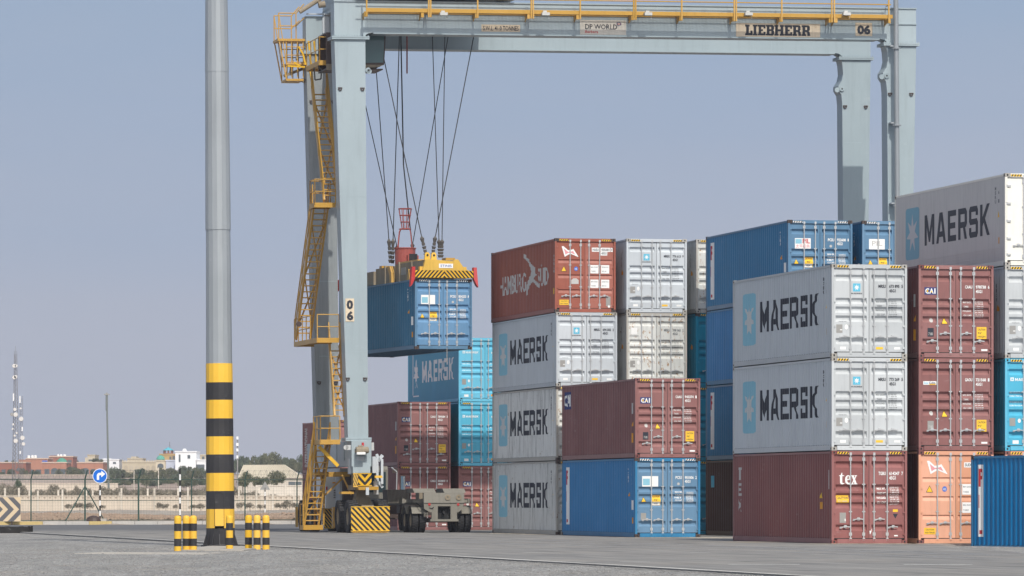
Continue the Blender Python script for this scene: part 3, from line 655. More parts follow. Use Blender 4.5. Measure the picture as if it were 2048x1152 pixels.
# ------------------------------------------------------------------ ground, road, kerbs
def roadx(Z): return -4.69 - .2136 * (Z - 136.3)            # edge of the asphalt against the gravel
def kerbz(X): return 281.0 + .6 * (X + 12)
def smooth(t): t = max(0, min(1, t)); return t * t * (3 - 2 * t)
def ground_z(X, Z):
    z = -.05
    z += .23 * smooth((Z - kerbz(X) - .2) / 1.0)
    z += 7.2 * smooth((Z - 700) / 480) + 5 * smooth((Z - 1300) / 900)
    if 1 < Z - kerbz(X) < 360: z += .10 * math.sin(X * .31 + Z * .05) * smooth((Z - kerbz(X)) / 60)
    return z
def m_gravel():
    m, n, l, b = nmat("gravel_and_sand"); tc = n.new("ShaderNodeTexCoord"); o = tc.outputs["Object"]
    vo = n.new("ShaderNodeTexVoronoi"); vo.inputs["Scale"].default_value = 34; l.new(o, vo.inputs["Vector"])
    sep = n.new("ShaderNodeSeparateColor"); l.new(vo.outputs["Color"], sep.inputs[0])
    big = noise(n, l, o, .35, 4, .6)
    v2 = n.new("ShaderNodeTexVoronoi"); v2.inputs["Scale"].default_value = 13; l.new(mapping(n, l, o, (1, .45, 1)), v2.inputs["Vector"]); sp2 = n.new("ShaderNodeSeparateColor"); l.new(v2.outputs["Color"], sp2.inputs[0])
    c = mix(n, l, ramp(n, l, sep.outputs[0], .15, 1.0), (.19, .19, .183), (.50, .49, .47))
    c = mix(n, l, ramp(n, l, sp2.outputs[1], .55, .95, 0, .65), c, (.60, .59, .56)); c = mix(n, l, ramp(n, l, sp2.outputs[2], .6, .95, 0, .7), c, (.10, .10, .095))
    c = mix(n, l, ramp(n, l, noise(n, l, mapping(n, l, o, (.8, .12, 1)), 1.0, 5, .7), .42, .66, 0, .55), c, (.17, .168, .16))
    c = mix(n, l, ramp(n, l, big, .52, .70, 0, .5), c, (.36, .31, .25))
    far = noise(n, l, mapping(n, l, o, (.25, .05, 1)), 1.0, 5, .65)
    sand = mix(n, l, ramp(n, l, far, .35, .65), (.36, .295, .235), (.51, .46, .39))
    sand = mix(n, l, ramp(n, l, noise(n, l, o, 1.8, 5, .7), .45, .7, 0, .6), sand, (.22, .17, .13))
    s2 = n.new("ShaderNodeSeparateXYZ"); l.new(o, s2.inputs[0])
    c = mix(n, l, ramp(n, l, s2.outputs[1], 200, 240), c, sand)
    hill = mix(n, l, ramp(n, l, noise(n, l, mapping(n, l, o, (.02, .02, 1)), 1.5, 5, .6), .4, .62), (.36, .27, .215), (.47, .38, .31))
    c = mix(n, l, ramp(n, l, s2.outputs[1], 640, 760), c, hill)
    l.new(c, b.inputs["Base Color"]); b.inputs["Roughness"].default_value = .95
    bp = n.new("ShaderNodeBump"); bp.inputs["Distance"].default_value = .03; bp.inputs["Strength"].default_value = .9; l.new(vo.outputs["Distance"], bp.inputs["Height"]); l.new(bp.outputs[0], b.inputs["Normal"])
    return m
mb = MB(); xs = [-900, -400, -200] + [-100 + 4 * i for i in range(51)] + [200, 400, 900]
zs = [40, 80, 110] + [120 + 10 * i for i in range(13)] + [250 + i for i in range(66)] + [320 + 12 * i for i in range(75)] + [1300, 1600, 2000, 2600, 3600]
mb.add([(x, z, ground_z(x, z)) for z in zs for x in xs], [(j * len(xs) + i, j * len(xs) + i + 1, (j + 1) * len(xs) + i + 1, (j + 1) * len(xs) + i) for j in range(len(zs) - 1) for i in range(len(xs) - 1)])
tag(build("ground", mb, m_gravel(), smooth=True), None, None, None, "structure")
def dip(X, Z): return -.18 * smooth((155.0 - Z) / 1.4) * smooth((X - 12.8) / .9) * smooth((Z - 120) / 20)
def m_asphalt():
    m, n, l, b = nmat("worn_asphalt"); tc = n.new("ShaderNodeTexCoord"); o = tc.outputs["Object"]
    mp = n.new("ShaderNodeMapping"); mp.inputs["Rotation"].default_value = (0, 0, -TH); l.new(o, mp.inputs["Vector"]); q = mp.outputs[0]
    c = mix(n, l, ramp(n, l, noise(n, l, mapping(n, l, q, (1.6, .12, 1)), 1.0, 6, .7), .35, .7), (.155, .153, .148), (.315, .305, .285))
    c = mix(n, l, ramp(n, l, noise(n, l, mapping(n, l, q, (.25, .25, 1)), 1.0, 4, .6), .45, .7, 0, .5), c, (.33, .30, .26))
    c = mix(n, l, ramp(n, l, noise(n, l, o, 14, 3, .8), .5, .75, 0, .45), c, (.15, .15, .15))
    c = mix(n, l, ramp(n, l, noise(n, l, mapping(n, l, q, (3.2, .035, 1)), 1.0, 4, .8), .56, .72, 0, .55), c, (.15, .15, .15))
    c = mix(n, l, ramp(n, l, noise(n, l, mapping(n, l, q, (.5, .3, 1)), 1.3, 2, .4), .62, .72, 0, .6), c, (.10, .10, .10))
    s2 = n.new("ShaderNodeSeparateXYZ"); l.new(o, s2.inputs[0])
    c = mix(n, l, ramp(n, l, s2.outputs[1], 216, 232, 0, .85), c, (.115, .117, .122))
    l.new(c, b.inputs["Base Color"]); b.inputs["Roughness"].default_value = .88
    bp = n.new("ShaderNodeBump"); bp.inputs["Distance"].default_value = .01; bp.inputs["Strength"].default_value = .5; l.new(noise(n, l, o, 30, 3, .7), bp.inputs["Height"]); l.new(bp.outputs[0], b.inputs["Normal"])
    return m
mb = MB(); ws = [0, 1, 3, 6, 9, 12, 14] + [15 + .5 * i for i in range(16)] + [24, 30, 50, 90, 140]; zz = [70, 90, 110, 120, 130, 140, 146] + [148 + .5 * i for i in range(20)] + [160, 170, 180, 200, 220, 240, 255, 262, 265]
nv = len(ws); pts = []
for z in zz:
    for q in ws: X = roadx(z) + q; pts.append((X, z, dip(X, z)))
for q in ws:                                                    # last row meets the far kerb
    X = -45 + q * 1.6; pts.append((X, kerbz(X), 0))
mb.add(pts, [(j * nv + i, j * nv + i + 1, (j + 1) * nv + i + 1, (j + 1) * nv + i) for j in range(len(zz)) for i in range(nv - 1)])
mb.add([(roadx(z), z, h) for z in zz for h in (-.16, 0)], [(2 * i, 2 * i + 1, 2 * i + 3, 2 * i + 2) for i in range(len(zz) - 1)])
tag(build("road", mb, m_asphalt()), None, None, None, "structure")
# pale worn edge strip, sandy dust in front of the stacks, thin worn lines
def strip(name, p, q, wd, mat, z=.004):
    mb = MB(); p = Vector((*p, 0)); q = Vector((*q, 0)); nrm = (q - p).normalized().cross(Vector((0, 0, 1))) * wd / 2; N = 24; vs = []
    for i in range(N + 1):
        c = p.lerp(q, i / N); k = 1 if 0 < i < N else .3
        k *= random.uniform(.7, 1.25)
        for s_ in (-1, 1): d = c + nrm * s_ * k; vs.append((d.x, d.y, z + dip(d.x, d.y)))
    mb.add(vs, [(2 * i, 2 * i + 1, 2 * i + 3, 2 * i + 2) for i in range(N)])
    return tag(build(name, mb, mat), None, None, None, "structure")
def m_patchy(name, c, lo, hi, sx=1.0, sy=1.0):
    m, n, l, b = nmat(name); tc = n.new("ShaderNodeTexCoord"); tr = n.new("ShaderNodeBsdfTransparent"); mx = n.new("ShaderNodeMixShader")
    b.inputs["Base Color"].default_value = (*c, 1); b.inputs["Roughness"].default_value = .9
    l.new(ramp(n, l, noise(n, l, mapping(n, l, tc.outputs["Object"], (sx, sy, 1)), 1.5, 5, .75), lo, hi), mx.inputs[0])
    l.new(tr.outputs[0], mx.inputs[1]); l.new(b.outputs[0], mx.inputs[2]); l.new(mx.outputs[0], n["Material Output"].inputs[0]); return m
SANDP = m_patchy("blown_sand", (.52, .46, .37), .30, .52)
LINE = m_patchy("worn_white_line", (.66, .66, .64), .34, .48, 2, 2)
LINE2 = m_patchy("tyre_line_blue_grey", (.34, .36, .39), .35, .55, 1, .2)
LINEY = m_patchy("worn_yellow_line", (.46, .37, .24), .50, .60, 2, 2)
STRONG = m_patchy("white_dash", (.78, .78, .75), .2, .32, 3, 3)
strip("road_edge_line", (roadx(262) + .12, 262), (roadx(85) + .12, 85), .20, m_patchy("pale_edge", (.62, .61, .57), .12, .40, 3, 1))
for (x0, z0, x1, z1, wd) in ((9.2, 154.4, 12.7, 155.1, 1.9), (12.2, 155.0, 22, 157, 1.7), (7.0, 161.0, 9.4, 162.4, 3.0), (3.6, 180.9, 7.6, 181.8, 1.4), (7, 181, 7.9, 177.5, 2.2), (-3.5, 224, 2, 225, 1.5), (-1.2, 206, 1.6, 194.6, 1.2)):
    strip("sand_strip", (x0, z0), (x1, z1), wd, SANDP, .006)
for a, b_ in (((700, 1073), (2048, 1113)), ((640, 1076), (2048, 1119)), ((1000, 1078), (2048, 1111))):
    A = W(*a, 1368 * 10 / (a[1] - YH)); B_ = W(*b_, 1368 * 10 / (b_[1] - YH)); strip("tyre_track_line", A[:2], B_[:2], .16, LINE2, .005)
for px0, px1, py, m_ in ((1456, 1600, 1129, STRONG), (1806, 1945, 1129.5, STRONG), (1045, 1120, 1106, LINE), (1000, 1050, 1089, LINE), (690, 755, 1076, LINE), (1380, 1420, 1105, LINE), (1240, 1300, 1124, LINE), (1880, 1925, 1101, LINE), (1660, 1790, 1123, LINEY), (1440, 1560, 1117, LINEY), (820, 960, 1088, LINEY)):
    Z = 13680 / (py - YH); strip("paint_dash", W(px0, py, Z)[:2], W(px1, py, Z * .997)[:2], .34 if m_ is STRONG else .22, m_, .007)
# far kerb of painted blocks and the fence verge
kb = empty("kerb", (-12, kerbz(-12), 0)); kb["kind"] = "structure"
KW = paint("kerb_concrete", (.50, .48, .45), rough=.9, dirt=.3); KY = paint("kerb_yellow", (.58, .45, .20), rough=.9, dirt=.3)
for nm, m_, sel in (("concrete_blocks", KW, 0), ("yellow_blocks", KY, 1)):
    mb = MB()
    for k in range(-8, 40):
        X0 = -34 + k * 1.2; yel = 1 if k in (0, 2, 3, 5, 6, 9) else 0
        if yel != sel: continue
        a = Vector((X0 + .012, kerbz(X0), 0)); b_ = Vector((X0 + 1.188, kerbz(X0 + 1.188), 0)); n_ = Vector((-.51, .857, 0)) * .35
        vs = [a, b_, b_ + n_, a + n_]; mb.add([(v.x + 12, v.y - kerbz(-12), z) for z in (0, .19) for v in vs], [(0, 3, 2, 1), (4, 5, 6, 7), (0, 1, 5, 4), (1, 2, 6, 5), (2, 3, 7, 6), (3, 0, 4, 7)])
    o = build(nm, mb, m_, kb); o["kind"] = "stuff" if False else "structure"
# concrete foundation round the light pole and rubble patch
mb = MB(); c = W(440, 1096, 141); mb.prism([(c.x - 1.05, c.y - 2), (c.x + .8, c.y - 2.6), (c.x + 1.2, c.y + 9), (c.x - .9, c.y + 10)], -.2, -.02, 0, 'z')
tag(build("concrete_pad", mb, CONC), None, None, None, "structure")
mb = MB(); mb.prism([(-8.5 - 3, 131), (-8.0, 129.5), (-7.6, 133), (-11.0, 134.5)], -.2, -.035, 0, 'z')
tag(build("broken_concrete", mb, CONC), None, None, None, "structure")
# stones: rocky verge behind the fence and near gravel, one object each
def stones(name, n_, fx, r0, r1, mat):
    mb = MB(); ico = [Vector(v).normalized() for v in ((0, .53, .85), (0, -.53, .85), (.85, 0, .53), (-.85, 0, .53), (.53, .85, 0), (-.53, .85, 0), (0, 0, -1), (.53, -.85, 0), (-.53, -.85, 0))]
    fc = [(0, 1, 2), (0, 2, 4), (0, 4, 5), (0, 5, 3), (0, 3, 1), (1, 7, 2), (1, 8, 7), (1, 3, 8), (2, 7, 4), (3, 5, 8)]
    for i in range(n_):
        x, y, z = fx(); r_ = random.uniform(r0, r1) * random.choice((1, 1, .6)); q = random.random() * 6
        mb.add([(x + (v.x * math.cos(q) - v.y * math.sin(q)) * r_, y + (v.x * math.sin(q) + v.y * math.cos(q)) * r_ * .8, z + v.z * r_ * random.uniform(.5, .8)) for v in ico], fc)
    return tag(build(name, mb, mat), None, None, None, "stuff")
def fx_far():
    X = random.uniform(-36, -6); Z = kerbz(X) + 9 + random.random() ** 1.5 * 95; X *= Z / 300; return X, Z, ground_z(X, Z) + .02
stones("rubble_stones", 7000, fx_far, .05, .28, paint("rubble", (.34, .25, .185), rough=.95, dirt=.5, sc=.4))
def fx_near():
    Z = 88 + random.random() * 60; X = random.uniform(-.108, .108) * Z; X = min(X, roadx(Z) - .1)
    if X < -.108 * Z: X = random.uniform(-.108 * Z, roadx(Z) - .1)
    return X, Z, -.045
stones("loose_gravel", 9000, fx_near, .015, .035, paint("gravel_stone", (.27, .265, .255), rough=.95, fade=.9, dirt=.5, sc=4))

# ------------------------------------------------------------------ gantry crane
CM = Matrix.Translation((-5.92, 207.0, 0)) @ Matrix.Rotation(TH, 4, 'Z') @ Matrix.Rotation(-.0076, 4, 'Y'); CMI = CM.inverted()
def CP(px, py, b):
    o = CMI @ Vector((0, 0, CH)); d = (CMI @ W(px, py, 200.0)) - o; return o + d * ((b - o.y) / d.y)
cr = empty("gantry_crane", (-5.92, 207.0, 0), (0, -.0076, TH)); tag(cr, "tall pale blue grey rubber tyred gantry crane with yellow stairs spanning the container stacks", "crane")
XR = 22.43
def leg(b, right):
    mb = MB(); f = .95 if b > 3 else .85
    if right: pts = [(XR, 3.95), (XR + f, 3.95), (XR + 1.3, 20.42), (XR - .03, 20.42), (XR + .02, 20.2), (XR + .05, 19.8), (XR - .02, 19.5), (XR - .17, 19.28), (XR - .17, 19.1), (XR - .04, 18.9), (XR, 18.5)]
    else: pts = [(-f, 3.95), (0, 3.95), (0, 20.42), (-1.3, 20.42)]
    mb.prism(pts, b, b + .85)
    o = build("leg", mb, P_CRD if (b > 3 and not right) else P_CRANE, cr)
    mb = MB(); x0, x1 = (XR - .16, XR + 1.42) if right else (-1.42, .16)
    for z0, z1 in ((20.42, 20.48), (20.49, 20.55)): mb.box(x0, x1, b - .1, b + .95, z0, z1)
    for k in range(14): mb.tube((x0 + .06 + k * .113, b - .06, 20.40), (x0 + .06 + k * .113, b - .06, 20.60), .018, 5)
    build("flange", mb, P_CRANE, o)
    mb = MB(); x0, x1 = (XR - .1, XR + f + .12) if right else (-f - .12, .12)
    for z0, z1 in ((3.80, 3.87), (3.88, 3.95)): mb.box(x0, x1, b - .1, b + .95, z0, z1)
    build("flange", mb, P_CRANE, o)
    xl, xr_ = (XR, XR + 1.2) if right else (-1.2, 0)
    for (x, z) in ((xl + .12, 18.4), (xr_ - .14, 18.4), ((xl + .35) if not right else xl + .12, 6.4), (xr_ - .12, 6.4)):
        m2 = MB()
        for k in range(6):
            t0, t1 = -math.pi * k / 6, -math.pi * (k + 1) / 6
            m2.bar((x + .07 * math.cos(t0), b - .04, z + .09 * math.sin(t0)), (x + .07 * math.cos(t1), b - .04, z + .09 * math.sin(t1)), .035, .035)
        m2.box(x - .09, x + .09, b - .05, b + .002, z, z + .03); build("lifting_eye", m2, P_CAST, o)
    if right or b < 3:
        m2 = MB(); xs_ = XR if right else 0
        for (dx, z) in ((-.24 if right else .14, 19.1), (-.02 if right else .1, 19.15)):
            m2.lathe((xs_ + dx, b - .06, z), [(.001, 0), (.11, 0), (.11, .05), (.001, .05)], 14, 'y')
        build("hinge_lug", m2, P_CRANE, o)
        m3 = MB(); m3.lathe((xs_ + (-.02 if right else .12), b - .075, 19.15), [(.001, 0), (.035, 0), (.035, .02), (.001, .02)], 8, 'y'); build("hinge_pin", m3, BLACK, o)
    return o
for b in (0, 6.93):
    leg(b, False); leg(b, True)
    mb = MB(); g = [(-1.3, 20.55), (0, 20.55)] + [(.38 * (1 - math.cos(R(t))) * 1.0, 20.55 + .15 + 0 * t) if False else (.30 - .30 * math.cos(R(t)), 20.55 + .16 * math.sin(R(t))) for t in (0, 30, 60, 90)] + [(XR - .30 + .30 * math.cos(R(90 - t)) if False else XR - .30 + .30 * math.sin(R(t)), 20.55 + .16 * math.cos(R(t))) for t in (0, 30, 60, 90)] + [(XR + 1.3, 20.55), (XR + 1.3, 21.98), (-1.3, 21.98)]
    gg = [g[0]] + g[2:]
    mb.prism(gg, b, b + .85); gd = build("girder", mb, P_CRANE, cr)
    mb = MB(); mb.box(.33, XR - .33, b - .06, b + .91, 20.66, 20.705); build("bottom_flange", mb, P_CAST if False else P_CRANE, gd)
    mb = MB(); mb.box(-1.32, XR + 1.32, b - .05, b + .9, 21.98, 22.03); mb.box(XR + .1, XR + 1.32, b - .05, b - .003, 21.32, 21.36); build("top_flange", mb, P_CRANE, gd)
for b in (0, 6.93):
    for k in range(9): a_ = 1.4 + k * 2.55; mb = MB(); mb.box(a_, a_ + .02, b - .004, b, 20.72, 21.97); build("weld_seam", mb, P_CRANE, cr)
    for sx, w_ in ((-.7, 1), (XR + .55, 1)):
        pass
for z_ in (7.2, 10.4, 13.6, 16.8):
    for b in (0, 6.93): mb = MB(); mb.box(XR + .02, XR + .88, b - .004, b, z_, z_ + .02); build("weld_seam", mb, P_CRANE, cr); mb = MB(); mb.box(-.83, -.02, b - .004, b, z_ + .3, z_ + .32); build("weld_seam", mb, P_CRANE, cr)
mb = MB(); q0 = None
for k in range(40):
    z_ = 4.2 + k * .41; q = Vector((-.02 - .02 * math.sin(k * 1.7), .86, z_))
    if q0 is not None: mb.tube(q0, q, .018, 5, caps=False)
    q0 = q
build("power_cable", mb, BLACK, cr)
# signs on the girder
SIGNBG = paint("sign_cream_rusty", (.72, .60, .44), rust=.35, dirt=.4, rustc=(.42, .22, .08), sc=1.2)
def sign(px0, py0, px1, py1, b, lines, bg_=SIGNBG, extra=None):
    p, q = CP(px0, py1, b), CP(px1, py0, b); mb = MB(); mb.box(p.x, q.x, b - .02, b - .002, p.z, q.z); o = build("sign", mb, bg_, cr)
    mb = MB(); mats = []
    for (t, x0, y0, x1, y1, m_) in lines:
        a, c_ = CP(x0, y1, b), CP(x1, y0, b); g = place2d(t if not isinstance(t, str) else text2d(t[1:], {'=': .012, '#': .03, '%': .055}[t[0]]), a.x, a.z, c_.x - a.x, c_.z - a.z)
        if m_ not in mats: mats.append(m_)
        mb.add([(x, b - .026 - .002 * mats.index(m_), z) for x, z in g[0]], g[1], mats.index(m_))
    build("lettering", mb, mats, o)
sign(963, 50, 1040, 63, 0, [("=S.W.L. 41.0 TONNES", 966, 52.5, 1037, 61, INK)])
DPBG = paint("sign_white_rusty", (.72, .68, .60), rust=.3, dirt=.35, rustc=(.55, .36, .2), sc=1.0)
sign(1160, 41, 1252, 69, 0, [("=DP WORLD", 1170, 49, 1234, 58.5, INK), ("=Berbera", 1170, 61, 1196, 66, RV), (loops2d([[(.5 + .5 * math.cos(a / 8 * math.pi), .5 + .5 * math.sin(a / 8 * math.pi)) for a in range(16)], [(.5 + .36 * math.cos(a / 8 * math.pi), .5 + .36 * math.sin(a / 8 * math.pi)) for a in range(16)]]), 1233, 44, 1242, 52, NAVY), (RECT, 1234, 47.5, 1241, 48.8, RV)], DPBG)
LB = loops2d
def slab_word():
    gs = []; x = 0
    L_ = {'L': ([[(0, 0), (0, .18), (.14, .18), (.14, .82), (0, .82), (0, 1), (.62, 1), (.62, .82), (.50, .82), (.50, .22), (.72, .22), (.72, .45), (1, .45), (1, 0)]], .85),
          'I': ([[(0, 0), (0, .16), (.2, .16), (.2, .84), (0, .84), (0, 1), (1, 1), (1, .84), (.8, .84), (.8, .16), (1, .16), (1, 0)]], .5),
          'E': ([[(0, 0), (0, .16), (.12, .16), (.12, .84), (0, .84), (0, 1), (1, 1), (1, .66), (.76, .66), (.76, .80), (.46, .80), (.46, .58), (.7, .58), (.7, .42), (.46, .42), (.46, .2), (.76, .2), (.76, .34), (1, .34), (1, 0)]], .9),
          'B': ([[(0, 0), (0, .16), (.12, .16), (.12, .84), (0, .84), (0, 1), (.85, 1), (1, .88), (1, .62), (.9, .52), (1, .42), (1, .12), (.85, 0)], [(.44, .18), (.68, .18), (.68, .42), (.44, .42)], [(.44, .6), (.66, .6), (.66, .82), (.44, .82)]], .95),
          'H': ([[(0, 0), (0, .16), (.08, .16), (.08, .84), (0, .84), (0, 1), (.44, 1), (.44, .84), (.36, .84), (.36, .6), (.64, .6), (.64, .84), (.56, .84), (.56, 1), (1, 1), (1, .84), (.92, .84), (.92, .16), (1, .16), (1, 0), (.56, 0), (.56, .16), (.64, .16), (.64, .4), (.36, .4), (.36, .16), (.44, .16), (.44, 0)]], 1.1),
          'R': ([[(0, 0), (0, .16), (.1, .16), (.1, .84), (0, .84), (0, 1), (.8, 1), (.95, .88), (.95, .56), (.82, .46), (.94, .36), (.96, .16), (1, .16), (1, 0), (.68, 0), (.64, .34), (.42, .38), (.42, .16), (.52, .16), (.52, 0)], [(.42, .56), (.64, .56), (.64, .82), (.42, .82)]], 1.0)}
    for ch in "LIEBHERR":
        lp, wd = L_[ch]; gs.append(place2d(loops2d(lp), x, 0, wd, 1)); x += wd + .04
    return norm2d(join2d(gs))
sign(1472, 48, 1640, 73, 0, [(slab_word(), 1490, 51, 1620, 70.5, INK)])
sign(1711, 46, 1744, 72, 0, [("%06", 1714, 50, 1741, 69, INK)])
sign(691, 597, 708, 643, 0, [("%0", 693, 600, 706, 619, INK), ("%6", 693.5, 622, 706.5, 641, INK)])
# walkway with railings along the front girder
WZ = 21.52
wk = empty("walkway", (0, 0, 0)); wk.parent = cr
mb = MB(); x = .05
while x < XR - .1: mb.box(x, x + .028, -.70, -.03, WZ, WZ + .03); x += .06
build("grating", mb, P_YEL, wk)
mb = MB(); mb.box(-.05, XR + .05, -.76, -.705, WZ - .02, WZ + .14); mb.box(-.05, XR + .05, -.045, -.004, WZ - .02, WZ + .06); build("edge_beam", mb, P_YEL, wk)
posts = [733, 857, 861, 955, 1062, 1066, 1160, 1267, 1271, 1363, 1468, 1472, 1563, 1663, 1668, 1777]
for px in posts:
    a = CP(px, 20, -.76).x; mb = MB(); mb.bar((a, -.80, WZ - .22), (a, -.80, WZ + 1.12), .06, .06); build("rail_post", mb, P_YEL, wk)
mb = MB(); x0, x1 = CP(720, 20, -.76).x, CP(1781, 20, -.76).x
for z in (WZ + .56, WZ + 1.1): mb.tube((x0, -.80, z), (x1, -.80, z), .024, 6)
mb.tube((x1, -.80, WZ + .56), (x1, -.1, WZ + .56), .024, 6); build("handrail", mb, P_YEL, wk)
for px in (729, 842, 950, 1054, 1152, 1262, 1358, 1464, 1558, 1656, 1668, 1774):
    a = CP(px, 36, -.4).x; mb = MB(); mb.prism([(-.76, WZ - .02), (-.004, WZ - .02), (-.004, WZ - .30), (-.55, WZ - .14)], a - .012, a + .012, 0, 'x'); mb.box(a - .06, a + .06, -.74, -.60, WZ - .22, WZ - .02); build("bracket", mb, P_YEL, wk)
for px in (887, 1091, 1296, 1497, 1693):
    q = CP(px, 28, -.95); lm = MB(); lm.box(q.x - .16, q.x + .16, -1.06, -.82, q.z - .06, q.z + .06); lm.box(q.x - .1, q.x + .05, -.98, -.86, q.z + .06, q.z + .14); lm.tube((q.x + .14, -.95, q.z - .06), (q.x + .14, -.95, q.z - .2), .012, 5)
    o = build("floodlight", lm, paint("lamp_housing", (.55, .55, .52), dirt=.2), wk)
    g = MB(); g.box(q.x - .14, q.x + .14, -1.04, -.84, q.z - .068, q.z - .062); build("lens", g, GLASS, o)
mb = MB(); a = CP(787, 8, 1.2); c_ = CP(819, 8, 1.2)
for x in (a.x, c_.x): mb.tube((x, 1.2, 21.7), (x, 1.2, 23.2), .02, 5)
for k in range(5): mb.tube((a.x, 1.2, 21.8 + k * .25), (c_.x, 1.2, 21.8 + k * .25), .018, 5, k % 2)
build("access_ladder", mb, [P_REDB, WHITE], cr)
# pipe clamped to the right leg
mb = MB(); p = CP(1792.5, 100, -.42); pb = CP(1794.5, 400, -.42)
mb.tube((p.x, -.42, 4.5), (p.x, -.42, 23.0), .105, 14); pp = build("cable_pipe", mb, GALV, cr)
for z in (20.25, 17.0, 13.6, 10.2, 7): mb = MB(); mb.lathe((p.x, -.42, z), [(.105, 0), (.19, 0), (.19, .05), (.105, .05)], 14); mb.box(p.x - .25, p.x - .05, -.40, 0, z + .1, z + .16); build("pipe_clamp", mb, GALV, pp)
# sill beams, bogies, wheels
def sill(a0, a1):
    mb = MB(); mb.box(a0, a1, -.25, 10.6, 2.75, 3.8); mb.box(a0 + .05, a1 - .05, -.25, .9, 2.48, 2.75); mb.box(a0 + .05, a1 - .05, 8.9, 10.6, 2.48, 2.75)
    for k in range(5): mb.box(a0 - .03, a0 - .002, 1.4 + 1.8 * k, 1.45 + 1.8 * k, 3.02, 3.78)
    return build("sill_beam", mb, P_CRANE, cr)
SL = sill(-.75, .08); SR = sill(XR, XR + .83)
def wheel_mesh(r_, wd, lug, nm):
    mb = MB(); h = wd / 2
    mb.lathe((0, 0, 0), [(r_ * .52, -h * .8), (r_ * .6, -h), (r_ * .88, -h), (r_ * .96, -h * .86), (r_ * .97, 0), (r_ * .96, h * .86), (r_ * .88, h), (r_ * .6, h), (r_ * .52, h * .8)], 36, 'x')
    if lug:
        for k in range(26):
            t = 2 * math.pi * k / 26
            for s_ in (-1, 1):
                c0, s0 = math.cos(t + s_ * .06), math.sin(t + s_ * .06); d = .05 * r_
                x0, x1 = (s_ * h * .1, s_ * h * .92); q = (-s0, c0)
                vs = [(x, c0 * rr + q[0] * e, s0 * rr + q[1] * e) for x in (x0, x1) for rr in (r_ * .95, r_ * 1.0) for e in (-d, d)]
                mb.add(vs, [(0, 1, 3, 2), (4, 6, 7, 5), (0, 2, 6, 4), (1, 5, 7, 3), (2, 3, 7, 6), (0, 4, 5, 1)])
    return mb.mesh(nm, RUB)
TYRE = wheel_mesh(.68, .42, True, "tyre"); TT = wheel_mesh(.51, .27, True, "tyre")
def rim_mesh(r_, wd, m_):
    mb = MB(); h = wd / 2; mb.lathe((0, 0, 0), [(.001, -h * .5), (r_ * .2, -h * .62), (r_ * .26, -h * .3), (r_ * .45, -h * .35), (r_ * .54, -h * .85), (r_ * .54, h * .85), (r_ * .45, h * .35), (.001, h * .4)], 20, 'x'); return mb.mesh("rim", m_)
RIMC = rim_mesh(.68, .42, P_TAN); RIMT = rim_mesh(.51, .27, P_TAN)
def wheel(par, x, y, z, t, r_): o = link("wheel", t, par, (x, y, z)); link("rim", r_, o)
for sx, sl in ((0, SL), (XR + 1.2, SR)):
    for b0, b1 in ((-.4, 1.9), (8.7, 11.1)):
        c_ = (b0 + b1) / 2; bg_ = MB(); bg_.box(-.42 + sx, .10 + sx, b0 - .2, b1 + .2, .75, 1.15); bg_.prism([(-.55 + sx, 1.15), (.22 + sx, 1.15), (.0 + sx, 1.8), (-.35 + sx, 1.8)], c_ - .35, c_ + .35); bg_.box(-.65 + sx, .3 + sx, c_ - .6, c_ + .6, 1.78, 1.98)
        bg_.box(-.5 + sx, .15 + sx, c_ - .5, c_ + .5, 1.95, 2.5)
        for yy in (b0, b1): bg_.tube((-.75 + sx, yy, .68), (.42 + sx, yy, .68), .13, 10)
        o = build("bogie", bg_, P_TAN, cr)
        for yy in (b0, b1):
            for xx in (-.79, .455): wheel(o, xx + sx, yy, .68, TYRE, RIMC)
# hazard boards
def striped(name, par, x0, x1, z0, z1, b, lean, n_, th=.03, chev=False, mats=None, frame=True):
    """board facing the front with diagonal stripes"""
    o = MB(); o.box(x0, x1, b, b + th, z0, z1, 0); wd = x1 - x0; h = z1 - z0; pitch = wd / n_
    def clipx(poly):
        def cl(ps, f, inside, inter):
            out = []
            for i in range(len(ps)):
                a, c = ps[i - 1], ps[i]
                if inside(c):
                    if not inside(a): out.append(inter(a, c))
                    out.append(c)
                elif inside(a): out.append(inter(a, c))
            return out
        def iv(v):
            return lambda a, c: (v, a[1] + (c[1] - a[1]) * (v - a[0]) / (c[0] - a[0]))
        return poly
    def stripe(a, lo, hi, ln):
        ps = [(a, z0), (a + pitch / 2, z0), (a + pitch / 2 + ln, z1), (a + ln, z1)]
        for v, sg in ((lo, 1), (hi, -1)):
            out = []
            for i in range(len(ps)):
                p, q = ps[i - 1], ps[i]; ip = (p[0] - v) * sg >= -1e-9; iq = (q[0] - v) * sg >= -1e-9
                if ip != iq: t = (v - p[0]) / (q[0] - p[0]); out.append((v, p[1] + (q[1] - p[1]) * t))
                if iq: out.append(q)
            ps = out
            if len(ps) < 3: return
        o.add([(p[0], b - .003, p[1]) for p in ps], [tuple(range(len(ps)))], 1)
    L_ = lean * h
    if chev:
        mid = (x0 + x1) / 2
        for k in range(-n_, 2 * n_): stripe(x0 + k * pitch, x0, mid, L_); stripe(x1 - pitch / 2 - k * pitch, mid, x1, -L_)
    else:
        for k in range(-3 * n_, 4 * n_): stripe(x0 + k * pitch, x0, x1, L_)
    if frame:
        for z in (z0, z1 - .03): o.box(x0 - .004, x1 + .004, b - .012, b + th + .004, z, z + .03, 0)
    return build(name, o, mats or [P_YEL2, P_BLK], par)
striped("bumper_board", cr, -1.06, .55, .08, 1.1, -1.75, -.95, 7)
mb = MB(); mb.box(-1.0, .5, -1.72, -1.3, .02, .12); mb.box(-.6, -.3, -1.7, -.6, .6, .8); mb.box(-.1, .2, -1.7, -.6, .6, .8); build("bumper_frame", mb, P_YEL, cr)
